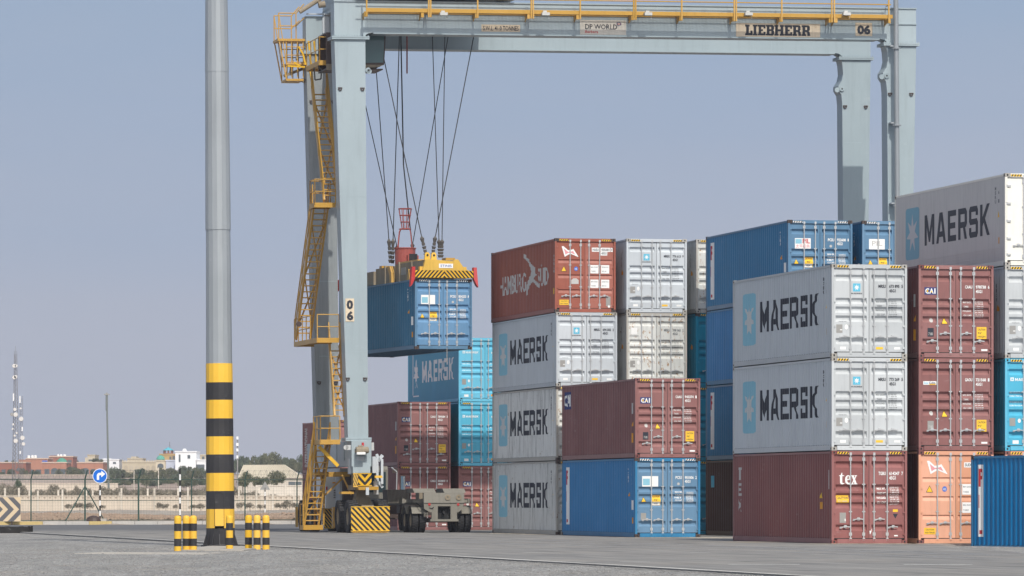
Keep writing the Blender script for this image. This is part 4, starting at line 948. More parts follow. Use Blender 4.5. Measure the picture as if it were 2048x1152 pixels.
mb = MB(); mb.lathe((-.26, -1.79, .62), [(.001, 0), (.06, 0), (.06, .06)], 10, 'y'); build("tow_eye", mb, BLACK, cr)
striped("chevron_guard", cr, -.50, .06, 1.95, 2.47, -.34, -.9, 2, chev=True)
striped("guard_panel", cr, -.70, -.50, 1.9, 2.47, -.30, .3, 3)
striped("bumper_board", cr, XR + .2, XR + 1.8, .08, 1.1, -1.75, -.95, 7)
def cbox(px0, py0, px1, py1, b, dep, m_, nm, par=cr):
    p, q = CP(px0, py1, b), CP(px1, py0, b); mb = MB(); mb.box(p.x, q.x, b, b + dep, p.z, q.z); return build(nm, mb, m_, par)
CABW = paint("cabinet_white", (.56, .57, .56), rust=.08, dirt=.35)
e = cbox(652, 950, 690, 1016, 3.9, 3.2, CABW, "generator_cabinet")
mb = MB(); mb.box(-.7, .0, 2.9, 8.2, 1.2, 2.7); mb.box(-.8, -.1, 7.3, 8.4, .5, 1.6); build("engine_housing", mb, P_GREY, cr)
mb = MB(); mb.box(-.6, .05, 2.6, 2.9, 1.0, 2.4); mb.box(-.4, .0, 2.5, 2.7, .5, 1.4); build("radiator", mb, P_CAST, cr)
mb = MB()
for i in range(4):
    for j in range(6): q = CP(668 + j * 1.8, 981 + i * 4.6, 3.9); mb.box(q.x - .012, q.x + .012, 3.893, 3.902, q.z - .03, q.z + .03)
build("vent_slots", mb, BLACK, e); cbox(672, 971, 677, 976, 3.88, .03, RV, "warning_label", e); cbox(665, 964, 674, 967, 3.885, .02, ORV, "warning_label", e); cbox(652, 973, 655, 980, 3.885, .02, RV, "warning_label", e)
pa = striped("wheel_guard", cr, CP(648, 1030, 6.4).x, CP(667, 1030, 6.4).x, .15, 1.0, 6.4, -.8, 3)
cbox(666, 1014, 670, 1056, 3.0, .3, P_YEL, "guard_post"); cbox(592, 1014, 596, 1054, 11.9, .2, P_YEL, "guard_post")
# drum, lamp, cabinets at the front of the sill
mb = MB(); p, q = CP(712, 900, -.55), CP(736, 900, -.55); mb.tube((p.x, -.55, p.z), (q.x, -.55, q.z), .14, 12); mb.tube((p.x + .1, -.55, p.z + .12), (p.x + .3, -.55, p.z + .12), .08, 8); mb.tube((q.x - .1, -.6, q.z - .02), (q.x + .02, -.6, q.z - .02), .1, 8); mb.box(p.x, q.x, -.45, -.25, p.z - .1, p.z + .05); build("cable_drum", mb, P_TAN, cr)
cbox(714, 904, 731, 909, -.75, .2, WHITE, "work_lamp"); cbox(724, 885, 728, 892, -.5, .1, RV, "beacon")
cbox(743, 885, 748, 901, -.2, .3, CABW, "junction_box"); cbox(745, 913, 752, 946, -.2, .5, P_GREY, "control_box")
cbox(713, 913, 728, 921, -.256, .02, P_GREY, "hatch"); cbox(699, 917, 704, 948, .2, .4, P_GREY, "side_plate")
mb = MB(); q = CP(692, 895, -.1); mb.lathe((q.x, -.1, q.z), [(.001, 0), (.1, 0), (.1, .06), (.001, .06)], 12, 'y'); mb.box(q.x, q.x + .25, -.1, -.05, q.z - .1, q.z + .1); build("tow_lug", mb, CABW, cr)
mb = MB()
pts = [CP(754, 970, .3), CP(753, 916, .3), CP(758, 914, .3), CP(763, 918, .3), CP(763, 968, .3), CP(759, 971, .3)]
for i in range(5): mb.bar(pts[i], pts[i + 1], .10, .3)
build("guard_hoop", mb, P_GREY, cr)
cbox(750, 951, 765, 956, -.4, .2, P_YEL2, "guard_arm"); cbox(717, 973, 757, 980, -.5, .5, P_YEL, "step_plate"); cbox(732, 975, 738, 990, -.6, .1, P_GREY, "valve_box")
mb = MB(); q = CP(752, 972, 0); mb.tube((q.x, 0, q.z - .35), (q.x, 0, q.z + .2), .11, 12); mb.tube((q.x, 0, q.z + .2), (q.x, 0, q.z + .28), .06, 12); build("air_filter", mb, CABW, cr)
cbox(683, 983, 708, 988, -.1, .6, P_YEL, "step_plate")
# stairs on the left side
def stairs(p, q, wd, rails=True, n_=None, both=True):
    """flight between two points given as (a, b, z) centres"""
    p, q = Vector(p), Vector(q); e_ = empty("stair_flight", (0, 0, 0)); e_.parent = cr; hh = wd / 2; mb = MB()
    for s_ in (-1, 1): mb.bar(p + Vector((s_ * hh, 0, 0)), q + Vector((s_ * hh, 0, 0)), .07, .22)
    build("stringer", mb, P_YEL, e_)
    if rails and abs(p.z - q.z) > 2:
        mb = MB(); dn = Vector((0, 0, -.75)); m1 = p.lerp(q, .5)
        for s_ in (-1, 1):
            o_ = Vector((s_ * hh, 0, 0)); o2 = Vector((-s_ * hh, 0, 0))
            for t0, t1 in ((.1, .5), (.9, .5)): mb.bar(p.lerp(q, t0) + o_, p.lerp(q, t1) + o2 + Vector((0, 0, -.08)), .05, .05)
        build("cross_brace", mb, P_YEL, e_)
    n_ = n_ or int(abs(p.z - q.z) / .235)
    for k in range(1, n_):
        c = p.lerp(q, k / n_); mb = MB(); mb.box(c.x - hh + .02, c.x + hh - .02, c.y - .11, c.y + .11, c.z - .025, c.z + .02); build("tread", mb, P_YEL, e_)
    if rails:
        mb = MB(); d = (q - p).normalized(); up = Vector((0, 0, .95))
        for s_ in (-1, 1):
            o = Vector((s_ * (hh + .03), 0, 0))
            for f in (1, .52): mb.tube(p + o + up * f, q + o + up * f, .027, 6)
            for k in range(6): c = p.lerp(q, k / 5); mb.tube(c + o, c + o + up, .027, 6)
        build("handrail", mb, P_YEL, e_)
    return e_
def platform(x0, x1, b0, b1, z, sides="lfrb", h=1.05):
    e_ = empty("platform", (0, 0, 0)); e_.parent = cr; mb = MB(); mb.box(x0, x1, b0, b1, z - .02, z + .02); mb.box(x0, x1, b0 - .03, b0, z - .12, z + .08); mb.box(x0 - .03, x0, b0, b1, z - .12, z + .08); mb.box(x0, x1, b1, b1 + .03, z - .12, z + .08); build("deck", mb, P_YEL, e_)
    mb = MB()
    def run(a, c):
        a, c = Vector(a), Vector(c); n_ = max(1, round((c - a).length / 1.1))
        for f in (h, h * .52): mb.tube(a + Vector((0, 0, f)), c + Vector((0, 0, f)), .021, 6)
        for k in range(n_ + 1): t = a.lerp(c, k / n_); mb.tube(t, t + Vector((0, 0, h)), .023, 6)
    if 'f' in sides: run((x0, b0, z), (x1, b0, z))
    if 'b' in sides: run((x0, b1, z), (x1, b1, z))
    if 'l' in sides: run((x0, b0, z), (x0, b1, z))
    if 'r' in sides: run((x1, b0, z), (x1, b1, z))
    if mb.v: build("railing", mb, P_YEL, e_)
    return e_
def AX(px, py, b): q = CP(px, py, b); return q.x, q.z
a, z4t = AX(638, 178, 4.3); a2, z4b = AX(662, 402, 1.7)
stairs((a, 4.3, z4t), (a2, 1.7, z4b), .58)
x0, z = AX(630, 409, 1.2); x1, _ = AX(671, 409, 1.2); platform(x0, x1, 1.2, 2.4, z, "flb")
a, z3t = AX(641, 415, 2.2); a2, z3b = AX(606, 678, 6.1); stairs((a, 2.2, z3t), (a2, 6.1, z3b), .60)
x0, z = AX(620, 683, 3.2); x1, _ = AX(678, 683, .9)
x0l, _ = AX(586, 683, 6.4); platform(x0l + .1, x0l + .95, 2.6, 6.6, z, "l"); platform(x0l + .1, x1, .9, 2.6, z, "f")
mb = MB(); q = CP(598, 648, 3.5); mb.lathe((q.x, 3.5, q.z), [(.001, 0), (.12, 0), (.10, .2), (.001, .2)], 12, 'y'); build("floodlight", mb, P_CAST, cr)
a, z2t = AX(669, 690, 1.6); a2, z2b = AX(679, 832, .7); stairs((a, 1.6, z2t), (a2, .7, z2b), .42)
x0, z = AX(627, 884, 1.8); x1, _ = AX(680, 884, .1); platform(x0, x1, .1, 1.8, z, "fl")
mb = MB(); mb.bar(CP(638, 893, .6), CP(676, 932, .6), .1, .14); build("brace", mb, P_YEL2, cr)
a, zt = AX(645, 890, 1.4); a2, zb = AX(622, 1056, 2.4); stairs((a, 1.4, zt), (a2, 2.4, .28), .6, n_=14)
x0, z = AX(607, 1055, 2.1); x1, _ = AX(645, 1055, 2.1); platform(x0, x1 , 2.0, 2.9, .25, "l", .95)
x0, z = AX(630, 948, 3.0); x1, _ = AX(694, 948, 3.0); platform(x0, x1, 2.4, 3.4, z, "")
mb = MB(); mb.bar(CP(650, 990, 2.6), CP(690, 952, 2.6), .05, .07); mb.bar(CP(684, 950, 1.2), CP(703, 990, 1.2), .06, .06); build("brace", mb, P_YEL, cr)
mb = MB()
for px in (632, 650): p, q = CP(px, 890, 2.2), CP(px - 3, 1050, 2.6); mb.bar(p, q, .07, .07)
build("ladder_frame", mb, P_YEL, cr)
# upper landing behind the front leg and the hanging cage at the top left
x0, z = AX(636, 126, 2.2); x1, _ = AX(664, 126, 2.2); platform(x0, x1, 1.8, 5.0, z, "fl")
cg = empty("maintenance_cage", (0, 0, 0)); cg.parent = cr
x0, zt = AX(556, 78, 7.4); x1, _ = AX(607, 78, 7.4); zb = CP(570, 160, 7.4).z; zm = CP(570, 128, 7.4).z; z0r = CP(556, 27, 7.4).z
mb = MB()
xi = x0 + .30
for bb in (7.2, 8.4):
    mb.tube((x0, bb, zt), (x0, bb, z0r), .026, 6); mb.tube((x0, bb, z0r), (x0 + .75, bb, z0r), .024, 6); mb.tube((x0 + .75, bb, z0r), (x1, bb, z0r + .4), .024, 6); mb.tube((x0, bb, (zt + z0r) / 2), (x0 + .75, bb, (zt + z0r) / 2), .024, 6); mb.tube((x0 + .75, bb, (zt + z0r) / 2), (x1, bb, (zt + z0r) / 2 + .35), .024, 6)
    mb.tube((x0 + .75, bb, zt), (x0 + .75, bb, z0r), .026, 6); mb.bar((x0, bb, zt), (x0 + .32, bb, zb), .05, .05); mb.bar((x0, bb, z0r), (x0 + .32, bb, zb + .7), .035, .035)
    for xx in (.32, .55, .8, 1.05, 1.3, 1.55): mb.tube((x0 + xx, bb, zb + .1), (x0 + xx, bb, zt - .1 + (.0 if xx < 1.3 else .2)), .022, 6)
    for zz_ in (zm, zt - .35, zt - .7, zt - 1.0): mb.tube((x0 + .3, bb, zz_), (x0 + 1.55, bb, zz_), .02, 6)
build("cage_frame", mb, P_YEL, cg)
mb = MB(); mb.box(x0 - .05, x1 + .1, 7.15, 8.45, zt - .1, zt); mb.box(x0 + .3, x0 + 1.6, 7.15, 8.45, zm - .05, zm); mb.box(x0 + .3, x0 + 1.05, 7.15, 8.45, zb - .05, zb + .04); build("deck", mb, P_YEL, cg)
mb = MB()
for (u0, v0, u1, v1, t) in ((568, 152, 618, 133, .12), (580, 150, 585, 120, .08), (603, 160, 632, 172, .14), (594, 120, 596, 95, .1), (600, 130, 625, 120, .1), (612, 150, 630, 178, .1), (625, 100, 628, 120, .1)): mb.bar(CP(u0, v0, 7.5), CP(u1, v1, 7.7), t, t)
build("drive_gear", mb, P_TAN, cg)
mb = MB()
for (u0, v0, u1, v1) in ((597, 93, 606, 108), (606, 108, 611, 130), (617, 82, 622, 130), (628, 82, 633, 132), (588, 125, 600, 132), (575, 132, 610, 134), (620, 140, 626, 175)): mb.bar(CP(u0, v0, 6.9), CP(u1, v1, 6.9), .07, .07)
build("cage_frame", mb, P_YEL2, cg)
mb = MB(); mb.tube(CP(599, 24, 6.6), CP(655, -12, 6.6), .10, 12); mb.tube(CP(637, 10, 6.5), CP(650, 8, 6.5), .14, 12); build("hydraulic_cylinder", mb, P_TAN, cr)
mb = MB(); p, q = CP(613, 28, 6.8), CP(664, 24, 6.8); mb.box(p.x, q.x, 6.78, 6.9, p.z - .02, p.z + .03); mb.box(p.x + .7, q.x - .1, 6.85, 6.92, p.z - .8, p.z - .1); build("bracket_plate", mb, P_GREY, cr)
mb = MB(); pts = [CP(628, 135, 1.6), CP(630, 160, 1.6), CP(642, 158, 1.6), CP(643, 140, 1.6), CP(638, 135, 1.6)]
for i in range(4): mb.tube(pts[i], pts[i + 1], .03, 6)
build("hose_loop", mb, BLACK, cr)
# trolley and cab
tr = MB(); tr.box(-.4, 5.3, 5.2, 7.9, 22.25, 23.6); tr.box(-.4, 6.3, -.2, 8.0, 22.12, 22.32); tr.box(.5, 4.2, 1.0, 5.2, 22.32, 23.8); tr.box(5.2, 6.3, 6.9, 7.6, 22.32, 23.0)
for x in (0.2, 5.8):
    for b in (.42, 7.35): tr.tube((x, b - .1, 22.2), (x, b + .1, 22.2), .18, 12)
build("trolley", tr, P_CRANE, cr)
mb = MB(); c0 = CP(731, 68, 1.4); c1 = CP(771, 130, 1.4)
xr = c1.x; zt = c0.z + .05; zb = c1.z
fr = [(xr + .02, zt), (xr, zt - .5), (xr - .06, zb + .0), (xr - .35, zb - .08), (-1.4, zb - .22), (-1.4, zt)]
mb.prism(fr, 1.4, 1.46); mb.prism(fr, 3.3, 3.36); mb.box(-1.4, xr - .05, 1.46, 3.3, zt - .05, zt); mb.box(-1.4, xr - .1, 1.46, 3.3, zb - .2, zb - .15); cabo = build("operator_cab", mb, P_CAST, cr)
mb = MB(); mb.prism([(xr - .04, zt - .12), (xr - .1, zb + .1), (-.9, zb + .05), (-.9, zt - .12)], 1.385, 1.397); mb.box(xr - .09, xr - .085, 1.5, 3.2, zb, zt - .1); build("window", mb, flat("cab_glass", (.10, .17, .17), .05), cabo)
mb = MB(); mb.prism([(xr - .06, zb + .0), (xr - .35, zb - .1), (-1.4, zb - .24), (-1.4, zb + .02)], 1.36, 1.398); build("cab_floor", mb, P_TAN, cabo)
# ------------------------------------------------------------------ spreader over the lifted container
sp = empty("spreader", LIFT + Vector((0, 0, CHT)), (0, 0, YL)); tag(sp, "yellow spreader with chevron stripes and a red cable basket gripping the hanging blue container", "spreader")
striped("striped_beam", sp, -.02, 2.46, .04, .34, -.12, .9, 15, th=.3, chev=True, frame=False)
mb = MB(); mb.prism([(.28, .34), (.34, .5), (.40, .78), (.55, .80), (1.6, .72), (1.66, .80), (1.80, .80), (2.02, .5), (2.25, .34)], -.13, .05); mb.box(.2, 2.2, .0, .25, .02, .5); build("end_plate", mb, paint("paint_spreader_yellow", (.68, .42, .06), rust=.2, dirt=.4, sc=1.5), sp)
for x in (.50, .78):
    mb = MB(); mb.prism([(x - .12, .78), (x + .12, .78), (x + .10, 1.0), (x + .05, 1.08), (x - .05, 1.08), (x - .1, 1.0)], -.10, .0); o = build("lug", mb, P_YEL2, sp); mb = MB(); mb.lathe((x, -.115, .96), [(.001, 0), (.045, 0), (.045, .01)], 10, 'y'); build("pin", mb, BLACK, o)
mb = MB(); mb.box(.98, 1.58, -.145, -.133, .44, .62); pl = build("name_plate", mb, WHITE, sp)
mb = MB(); g = place2d(text2d("STINIS", .01), 1.04, .48, .48, .10); mb.add([(x, -.149, z) for x, z in g[0]], g[1]); build("lettering", mb, flat("blue_ink", (.05, .10, .35)), pl)
for x0, s_ in ((-.03, -1), (2.47, 1)):
    mb = MB(); mb.prism([(x0, .48), (x0 + s_ * .13, .48), (x0 + s_ * .20, -.34), (x0 + s_ * .12, -.24), (x0 + s_ * .01, 0)], -.14, .12); build("corner_flipper", mb, P_REDF, sp)
for x0, s_ in ((-.03, -1), (2.47, 1)):
    mb = MB(); mb.prism([(x0, .45), (x0 + s_ * .16, .45), (x0 + s_ * .2, -.25), (x0, 0)], 12.05, 12.2); build("corner_flipper", mb, P_REDF, sp)
mb = MB(); mb.box(.42, 1.98, .25, 4.6, .05, .78); mb.box(.40, 2.0, 4.6, 7.6, .05, .72); mb.box(.38, .42, 1.9, 1.96, .02, .8); mb.box(.36, .42, 3.8, 3.9, .02, .86); mb.box(.36, .42, 6.0, 6.1, .02, .8); build("main_frame", mb, P_TAN, sp)
mb = MB(); mb.box(.30, .62, 7.6, 9.6, .05, .62); mb.box(1.8, 2.1, 7.6, 9.6, .05, .62); mb.prism([(9.6, .05), (9.6, .60), (11.9, .25), (11.9, .05)], .30, .62, 0, 'x'); mb.prism([(9.6, .05), (9.6, .60), (11.9, .25), (11.9, .05)], 1.8, 2.1, 0, 'x'); mb.box(0, 2.44, 11.9, 12.15, .02, .3); build("telescopic_arm", mb, P_TAN, sp)
mb = MB(); mb.prism([(5.2, .72), (4.75, .72), (4.5, .45), (4.45, 0), (4.75, 0), (4.8, .35)], .22, .36, 0, 'x'); build("guide_arm", mb, P_YEL, sp)
for q_ in ((.5, 1.0, 7.0, 7.4, .72, .84), (1.6, 2.0, 1.0, 1.6, .78, .92), (.5, .9, 1.4, 4.4, .78, .86)): mb = MB(); mb.box(*q_); build("cover", mb, P_YEL, sp)
mb = MB(); mb.prism([(2.6, .02), (2.15, .02), (2.3, .5)], .36, .41, 0, 'x'); build("rib_plate", mb, P_YEL, sp)
cbx = MB(); cbx.box(.401, .419, 2.9, 3.6, .3, .6); build("label_plate", cbx, PLATE, sp)
c = (1.22, 5.9); z0 = .95
bs = empty("cable_basket", (c[0], c[1], 0)); bs.parent = sp
mb = MB(); mb.lathe((0, 0, .76), [(.42, 0), (.44, .74), (.47, .76), (.47, .80), (.43, .80), (.40, .1), (.001, .1)], 20); mb.box(-.05, .42, -.62, -.35, .75, 1.22); build("drum", mb, P_REDB, bs)
mb = MB(); mb.box(.0, .36, -.64, -.622, .92, 1.28); build("opening", mb, BLACK, bs)
mb = MB()
def ring(z, r_, t=.018, n_=16):
    for k in range(n_): a0, a1 = 2 * math.pi * k / n_, 2 * math.pi * (k + 1) / n_; mb.tube((math.cos(a0) * r_, math.sin(a0) * r_, z), (math.cos(a1) * r_, math.sin(a1) * r_, z), t, 5, caps=False)
zr = 3.21; zw = 2.37; zd = 1.56
ring(zr, .28, .02); ring(zr - .28, .235); ring(zr - .56, .19); ring(zw, .14); ring(zw - .02, .25, .02)
for k in range(8): t = 2 * math.pi * k / 8; mb.tube((math.cos(t) * .28, math.sin(t) * .28, zr), (math.cos(t) * .14, math.sin(t) * .14, zw), .016, 5)
for k in range(4):
    t = 2 * math.pi * (k + .3) / 4; cx, sx = math.cos(t), math.sin(t)
    mb.tube((cx * .25, sx * .25, zw), (cx * .34, sx * .34, zw - .15), .02, 5); mb.tube((cx * .34, sx * .34, zw - .15), (cx * .43, sx * .43, zd), .02, 5)
build("funnel_cage", mb, P_REDB, bs)
# ropes (parts of the crane)
def rope(top, bot, Zt, Zb, r_=.020, mid=None, sock=True, par=cr):
    a = CMI @ W(top[0], top[1], Zt); b_ = CMI @ W(bot[0], bot[1], Zb); mb = MB()
    if mid: m_ = CMI @ W(mid[0], mid[1], (Zt + Zb) / 2); mb.tube(a, m_, r_, 6); mb.tube(m_, b_, r_, 6)
    else: mb.tube(a, b_, r_, 6)
    o = build("hoist_rope", mb, BLACK, par); return b_, o
for (tx, bx, by, hx, hy, zr_) in ((741, 778, 483, 781, 527, 212.2), (801.5, 786, 483, 785, 528, 212.0), (740, 844, 477, 853, 513, 205.9), (862, 878, 483, 880, 516, 206.2), (891, 884, 483, 883, 516, 206.2), (964, 870, 477, 865, 513, 205.9), (681, 794, 494, 798, 520, 213.0), (911, 825, 490, 822, 520, 213.0)):
    b_, ro = rope((tx, -14), (bx, by), 212.0 if zr_ > 208 else 209.9, zr_); h = CMI @ W(hx, hy, zr_); mb = MB(); d = h - b_
    mb.tube(b_ - d * .12, b_, .03, 8, r2=.09); mb.tube(b_, b_ + d * .25, .10, 8, r2=.05)
    for k in range(4): q0 = b_ + d * (.25 + .19 * k); q1 = b_ + d * (.25 + .19 * (k + .8)); mb.tube(q0, q1, .075 + .02 * (k % 2), 6, r2=.06)
    build("rope_socket", mb, paint("greasy_steel", (.10, .09, .08), rough=.5, rust=.3, dirt=.5), ro)
rope((800, -14), (825, 500), 211.0, 211.3, .028, mid=(807, 330)); q0, q1 = CMI @ W(814, -14, 210.5), CMI @ W(814, 147, 210.5); mb = MB(); mb.tube(q0, q1, .032, 6); build("hanging_cable", mb, P_REDB, cr)
mb = MB(); q = W(894, 700, 204.9)
for k in range(10): z = q.z + .1 - k * .06; mb.tube((q.x + .012 * (k % 2), q.y, z), (q.x - .012 * (k % 2), q.y, z - .055), .022, 5)
tag(build("chain", mb, PLATE), "short rusty chain dangling under the door sill of the hanging blue container", "chain")

# ------------------------------------------------------------------ truck and trailer under the crane
tk = empty("yard_trailer", (-2.83, 208.2, 0), (0, 0, TH)); tag(tk, "dusty tan yard trailer with ribbed corner guides parked under the hanging container", "trailer")
mb = MB(); mb.box(-.86, .86, 0, .25, 1.27, 1.66); mb.box(-.86, .86, -.02, 0, 1.24, 1.28); build("rear_beam", mb, P_DUST, tk)
mb = MB(); pr = [(-.86, 1.27), (-.84, 1.0), (-.52, .62), (-.52, .50), (.56, .50), (.56, .62), (.80, .9), (.86, 1.27)]
mb.prism([(-.86, 1.26), (-.84, 1.0), (-.60, .85), (-.26, .85), (-.26, 1.26)], .02, .12); mb.prism([(.28, 1.26), (.28, .85), (.62, .85), (.80, 1.0), (.86, 1.26)], .02, .12); mb.box(-.26, .28, .02, .12, 1.10, 1.26); mb.box(-.52, -.26, .02, .12, .55, .85); mb.box(.28, .56, .02, .12, .55, .85); mb.box(-.58, .62, 0, .14, .47, .56); build("rear_plate", mb, P_DUST, tk)
mb = MB(); mb.box(-.26, .28, .3, .34, .55, 1.1); mb.tube((0, .0, .85), (0, .3, .85), .06, 8); build("coupling_recess", mb, BLACK, tk)
for x in (-.62, .60): mb = MB(); mb.lathe((x, -.01, 1.18), [(.001, 0), (.055, 0), (.055, .03)], 12, 'y'); build("tail_light", mb, P_REDF, tk)
for x in (-.05, .42): mb = MB(); mb.lathe((x + .2, -.035, 1.47), [(.04, 0), (.12, 0), (.12, .02)], 14, 'y'); build("hose_coupling", mb, P_TAN, tk)
for x0 in (-1.25, .02): mb = MB(); mb.prism([(.05, 1.66), (.45, 1.84), (1.8, 1.84), (1.8, 1.66)], x0, x0 + .92, 0, 'x'); build("deck_plate", mb, P_DUST, tk)
mb = MB()
for x in (-.45, .35): mb.box(x, x + .12, .25, 12.4, .98, 1.40)
for k in range(9): mb.box(-1.2, 1.2, .6 + k * 1.4, .7 + k * 1.4, 1.25, 1.38)
mb.box(-1.22, -1.12, 2.9, 11.5, 1.22, 1.42); mb.box(1.12, 1.22, .5, 11.5, 1.22, 1.42); build("chassis", mb, P_DUST, tk)
mb = MB(); mb.prism([(-1.72, 1.22), (-.78, 1.22), (-.70, 1.62), (-.82, 1.80), (-1.75, 1.80)], 3.6, 4.6); cgd = build("corner_guide", mb, P_CAST, tk); mb = MB()
for k in range(17): x = -1.72 + k * .055; mb.bar((x, 3.56, 1.80), (x + .03, 3.56, 1.22), .022, .05)
build("guide_ribs", mb, P_DUST, cgd)
mb = MB(); mb.prism([(1.0, 1.35), (1.5, 1.35), (1.5, 1.7), (1.0, 1.7)], 10.6, 11.4); build("corner_guide", mb, P_TAN, tk)
mb = MB(); mb.tube((-1.0, 3.55, 1.8), (-1.02, 3.55, 2.35), .03, 6); build("marker_pole", mb, WHITE, tk)
for k in range(6): mb = MB(); mb.box(-.84 + .07 * (k % 3), -.81 + .07 * (k % 3), .05, .08, .66, .84); build("hook", mb, P_DUST, tk) if k < 3 else None
for y in (.95, 2.3):
    ax = MB(); ax.tube((-1.15, y, .51), (1.15, y, .51), .09, 10); o = build("axle", ax, P_CAST, tk)
    for x in (-1.12, -.80, .82, 1.14): wheel(o, x, y, .51, TT, RIMT)
for x0 in (-1.28, .66):
    for y in (.95, 2.3):
        mb = MB()
        for k in range(7): t0, t1 = math.pi * (.15 + .1 * k), math.pi * (.15 + .1 * (k + 1)); mb.prism([(y + .60 * math.cos(t0), .51 + .60 * math.sin(t0)), (y + .60 * math.cos(t1), .51 + .60 * math.sin(t1)), (y + .63 * math.cos(t1), .51 + .63 * math.sin(t1)), (y + .63 * math.cos(t0), .51 + .63 * math.sin(t0))], x0, x0 + .62, 0, 'x')
        build("mudguard", mb, P_DUST, tk)
mb = MB()
for (y, x, z, dx, dz) in ((3.2, -1.05, .75, .5, .4), (4.6, -1.0, .8, .35, .35), (6.2, .55, .7, .5, .45), (7.6, -.95, .75, .6, .4)): mb.box(x, x + dx, y, y + .7, z, z + dz)
build("air_tank", mb, P_CAST, tk)
mb = MB(); pp_ = [(-.3, .1, 1.2), (-.5, .0, 1.0), (-.7, .05, 1.05), (-.95, .3, 1.1), (-1.1, .8, 1.3)]
for i in range(4): mb.tube(pp_[i], pp_[i + 1], .02, 5)
build("hose", mb, BLACK, tk)
tt = empty("terminal_tractor", Vector((-2.83, 208.2, 0)) + V * 12.9, (0, 0, TH)); tag(tt, "dusty terminal tractor with tall side mirror, mostly hidden behind the crane bogie", "truck")
mb = MB(); mb.prism([(0, .9), (0, 2.7), (.15, 2.85), (1.5, 2.85), (1.9, 1.9), (2.1, 1.7), (2.1, .6), (.3, .6)], -1.15, .05, 0, 'x'); cb = build("cab", mb, P_DUST, tt)
mb = MB(); mb.box(-1.05, -.05, -.012, -.002, 1.7, 2.6); build("rear_window", mb, GLASS, cb); mb = MB(); mb.prism([(.2, 1.7), (.2, 2.6), (1.4, 2.6), (1.75, 1.9), (1.75, 1.7)], .052, .06, 0, 'x'); build("side_window", mb, GLASS, cb)
mb = MB(); mb.box(-.5, .5, -3.0, 2.0, .75, 1.05); mb.box(-1.15, 1.15, 1.9, 2.2, .5, 1.0); build("chassis", mb, P_CAST, tt)
for y in (-1.8, -.4, 1.2):
    for x in ((-1.05, -.75, .75, 1.05) if y < 1 else (-.95, .95)): wheel(tt, x, y, .51, TT, RIMT)
mb = MB(); mb.tube((.05, 0, 1.35), (.62, 0, 1.32), .035, 8); mb.tube((.62, 0, 1.32), (.72, 0, 1.5), .03, 8); mb.tube((.42, 0, 1.4), (.45, 0, 2.6), .025, 8); mb.tube((.45, 0, 2.6), (.2, 0, 2.8), .03, 8); ma = build("mirror_arm", mb, P_ROD, tt)
mb = MB(); mb.box(.60, .84, .02, .08, 1.75, 2.45); mb.box(.25, .5, .0, .07, 2.55, 2.75); build("mirror", mb, P_CAST, ma); mb = MB(); mb.box(.63, .81, .0, .018, 1.79, 2.41); build("mirror_glass", mb, flat("mirror_glass", (.25, .38, .5), .05, .6), ma)
# ------------------------------------------------------------------ light pole and bollards in front
PZ = 152.0; pc = W(441, 1090, PZ); px_ = PZ / F
lp = empty("light_pole", (pc.x, PZ, -.05), (0, -.0075, 0)); tag(lp, "tall galvanised light pole with black and yellow bands round its lower part", "light pole")
bands = [1088, 1056, 1018, 982, 946, 909, 873, 837, 800, 765, 727]
def pr(z):   # pole radius by height
    return .438 - .0056 * z
PLY = paint("pole_yellow", (.80, .47, .035), rough=.5, rust=.0, fade=.3, dirt=.08)
PLB = paint("pole_black", (.035, .034, .036), rough=.5, rust=.0, fade=.3, dirt=.15)
hs = [CH + (YH - b) * px_ + .05 for b in bands]
mb = MB(); prof = []; mts = []
for i, h in enumerate(hs): prof.append((pr(h), h))
mb.lathe((0, 0, 0), [(.445, .06)] + prof, 16, mats=[1] + [k % 2 for k in range(1, len(prof))])
build("banded_base", mb, [PLY, PLB], lp)
mb = MB(); h0 = hs[-1]; mb.lathe((0, 0, 0), [(pr(h0) - .008, h0), (pr(9.7) - .012, 9.7)], 16); mb.lathe((0, 0, 0), [(pr(9.7) + .006, 9.62), (pr(14.4), 14.5)], 16); mb.lathe((0, 0, 0), [(pr(14.4) + .008, 14.42), (.30, 20), (.22, 28)], 16); build("shaft", mb, GALV, lp, smooth=False)
mb = MB(); mb.lathe((0, 0, 0), [(.001, 0), (.60, 0), (.60, .05), (.001, .05)], 20); build("base_plate", mb, PLB, lp)
for k in range(14):
    t = 2 * math.pi * (k + .5) / 14; d = Vector((math.cos(t), math.sin(t), 0)); e_ = Vector((-d.y, d.x, 0)) * .014; mb = MB()
    q = [d * .43 + Vector((0, 0, .05)), d * .54 + Vector((0, 0, .05)), d * .52 + Vector((0, 0, .10)), d * .45 + Vector((0, 0, .34)), d * .42 + Vector((0, 0, .42))]
    mb.add([v + e_ for v in q] + [v - e_ for v in q], [(0, 1, 2, 3, 4), (9, 8, 7, 6, 5)] + [(i, i + 5, (i + 1) % 5 + 5, (i + 1) % 5) for i in range(5)]); build("gusset", mb, PLB, lp)
out = [(-.14, .62), (.14, .62)] + [(.14 * math.cos(R(t)), 1.50 + .14 * math.sin(R(t))) for t in range(0, 181, 30)]
mb = MB(); mb.box(-.14, .14, -.442, -.40, .62, hs[1], 1); mb.box(-.14, .14, -.442, -.40, hs[1], hs[2], 0); mb.prism([(-.14, hs[2]), (.14, hs[2]), (.14, 1.5)] + out[3:-1] + [(-.14, 1.5)], -.442, -.40, 1); dr = build("access_door", mb, [PLY, PLB], lp)
mb = MB()
for i in range(len(out)): a, b = out[i - 1], out[i]; mb.bar((a[0], -.446, a[1]), (b[0], -.446, b[1]), .010, .010)
build("door_seam", mb, BLACK, dr)
mb = MB(); mb.tube((0, 0, 27.6), (0, 0, 27.9), 1.3, 16); build("head_ring", mb, GALV, lp)
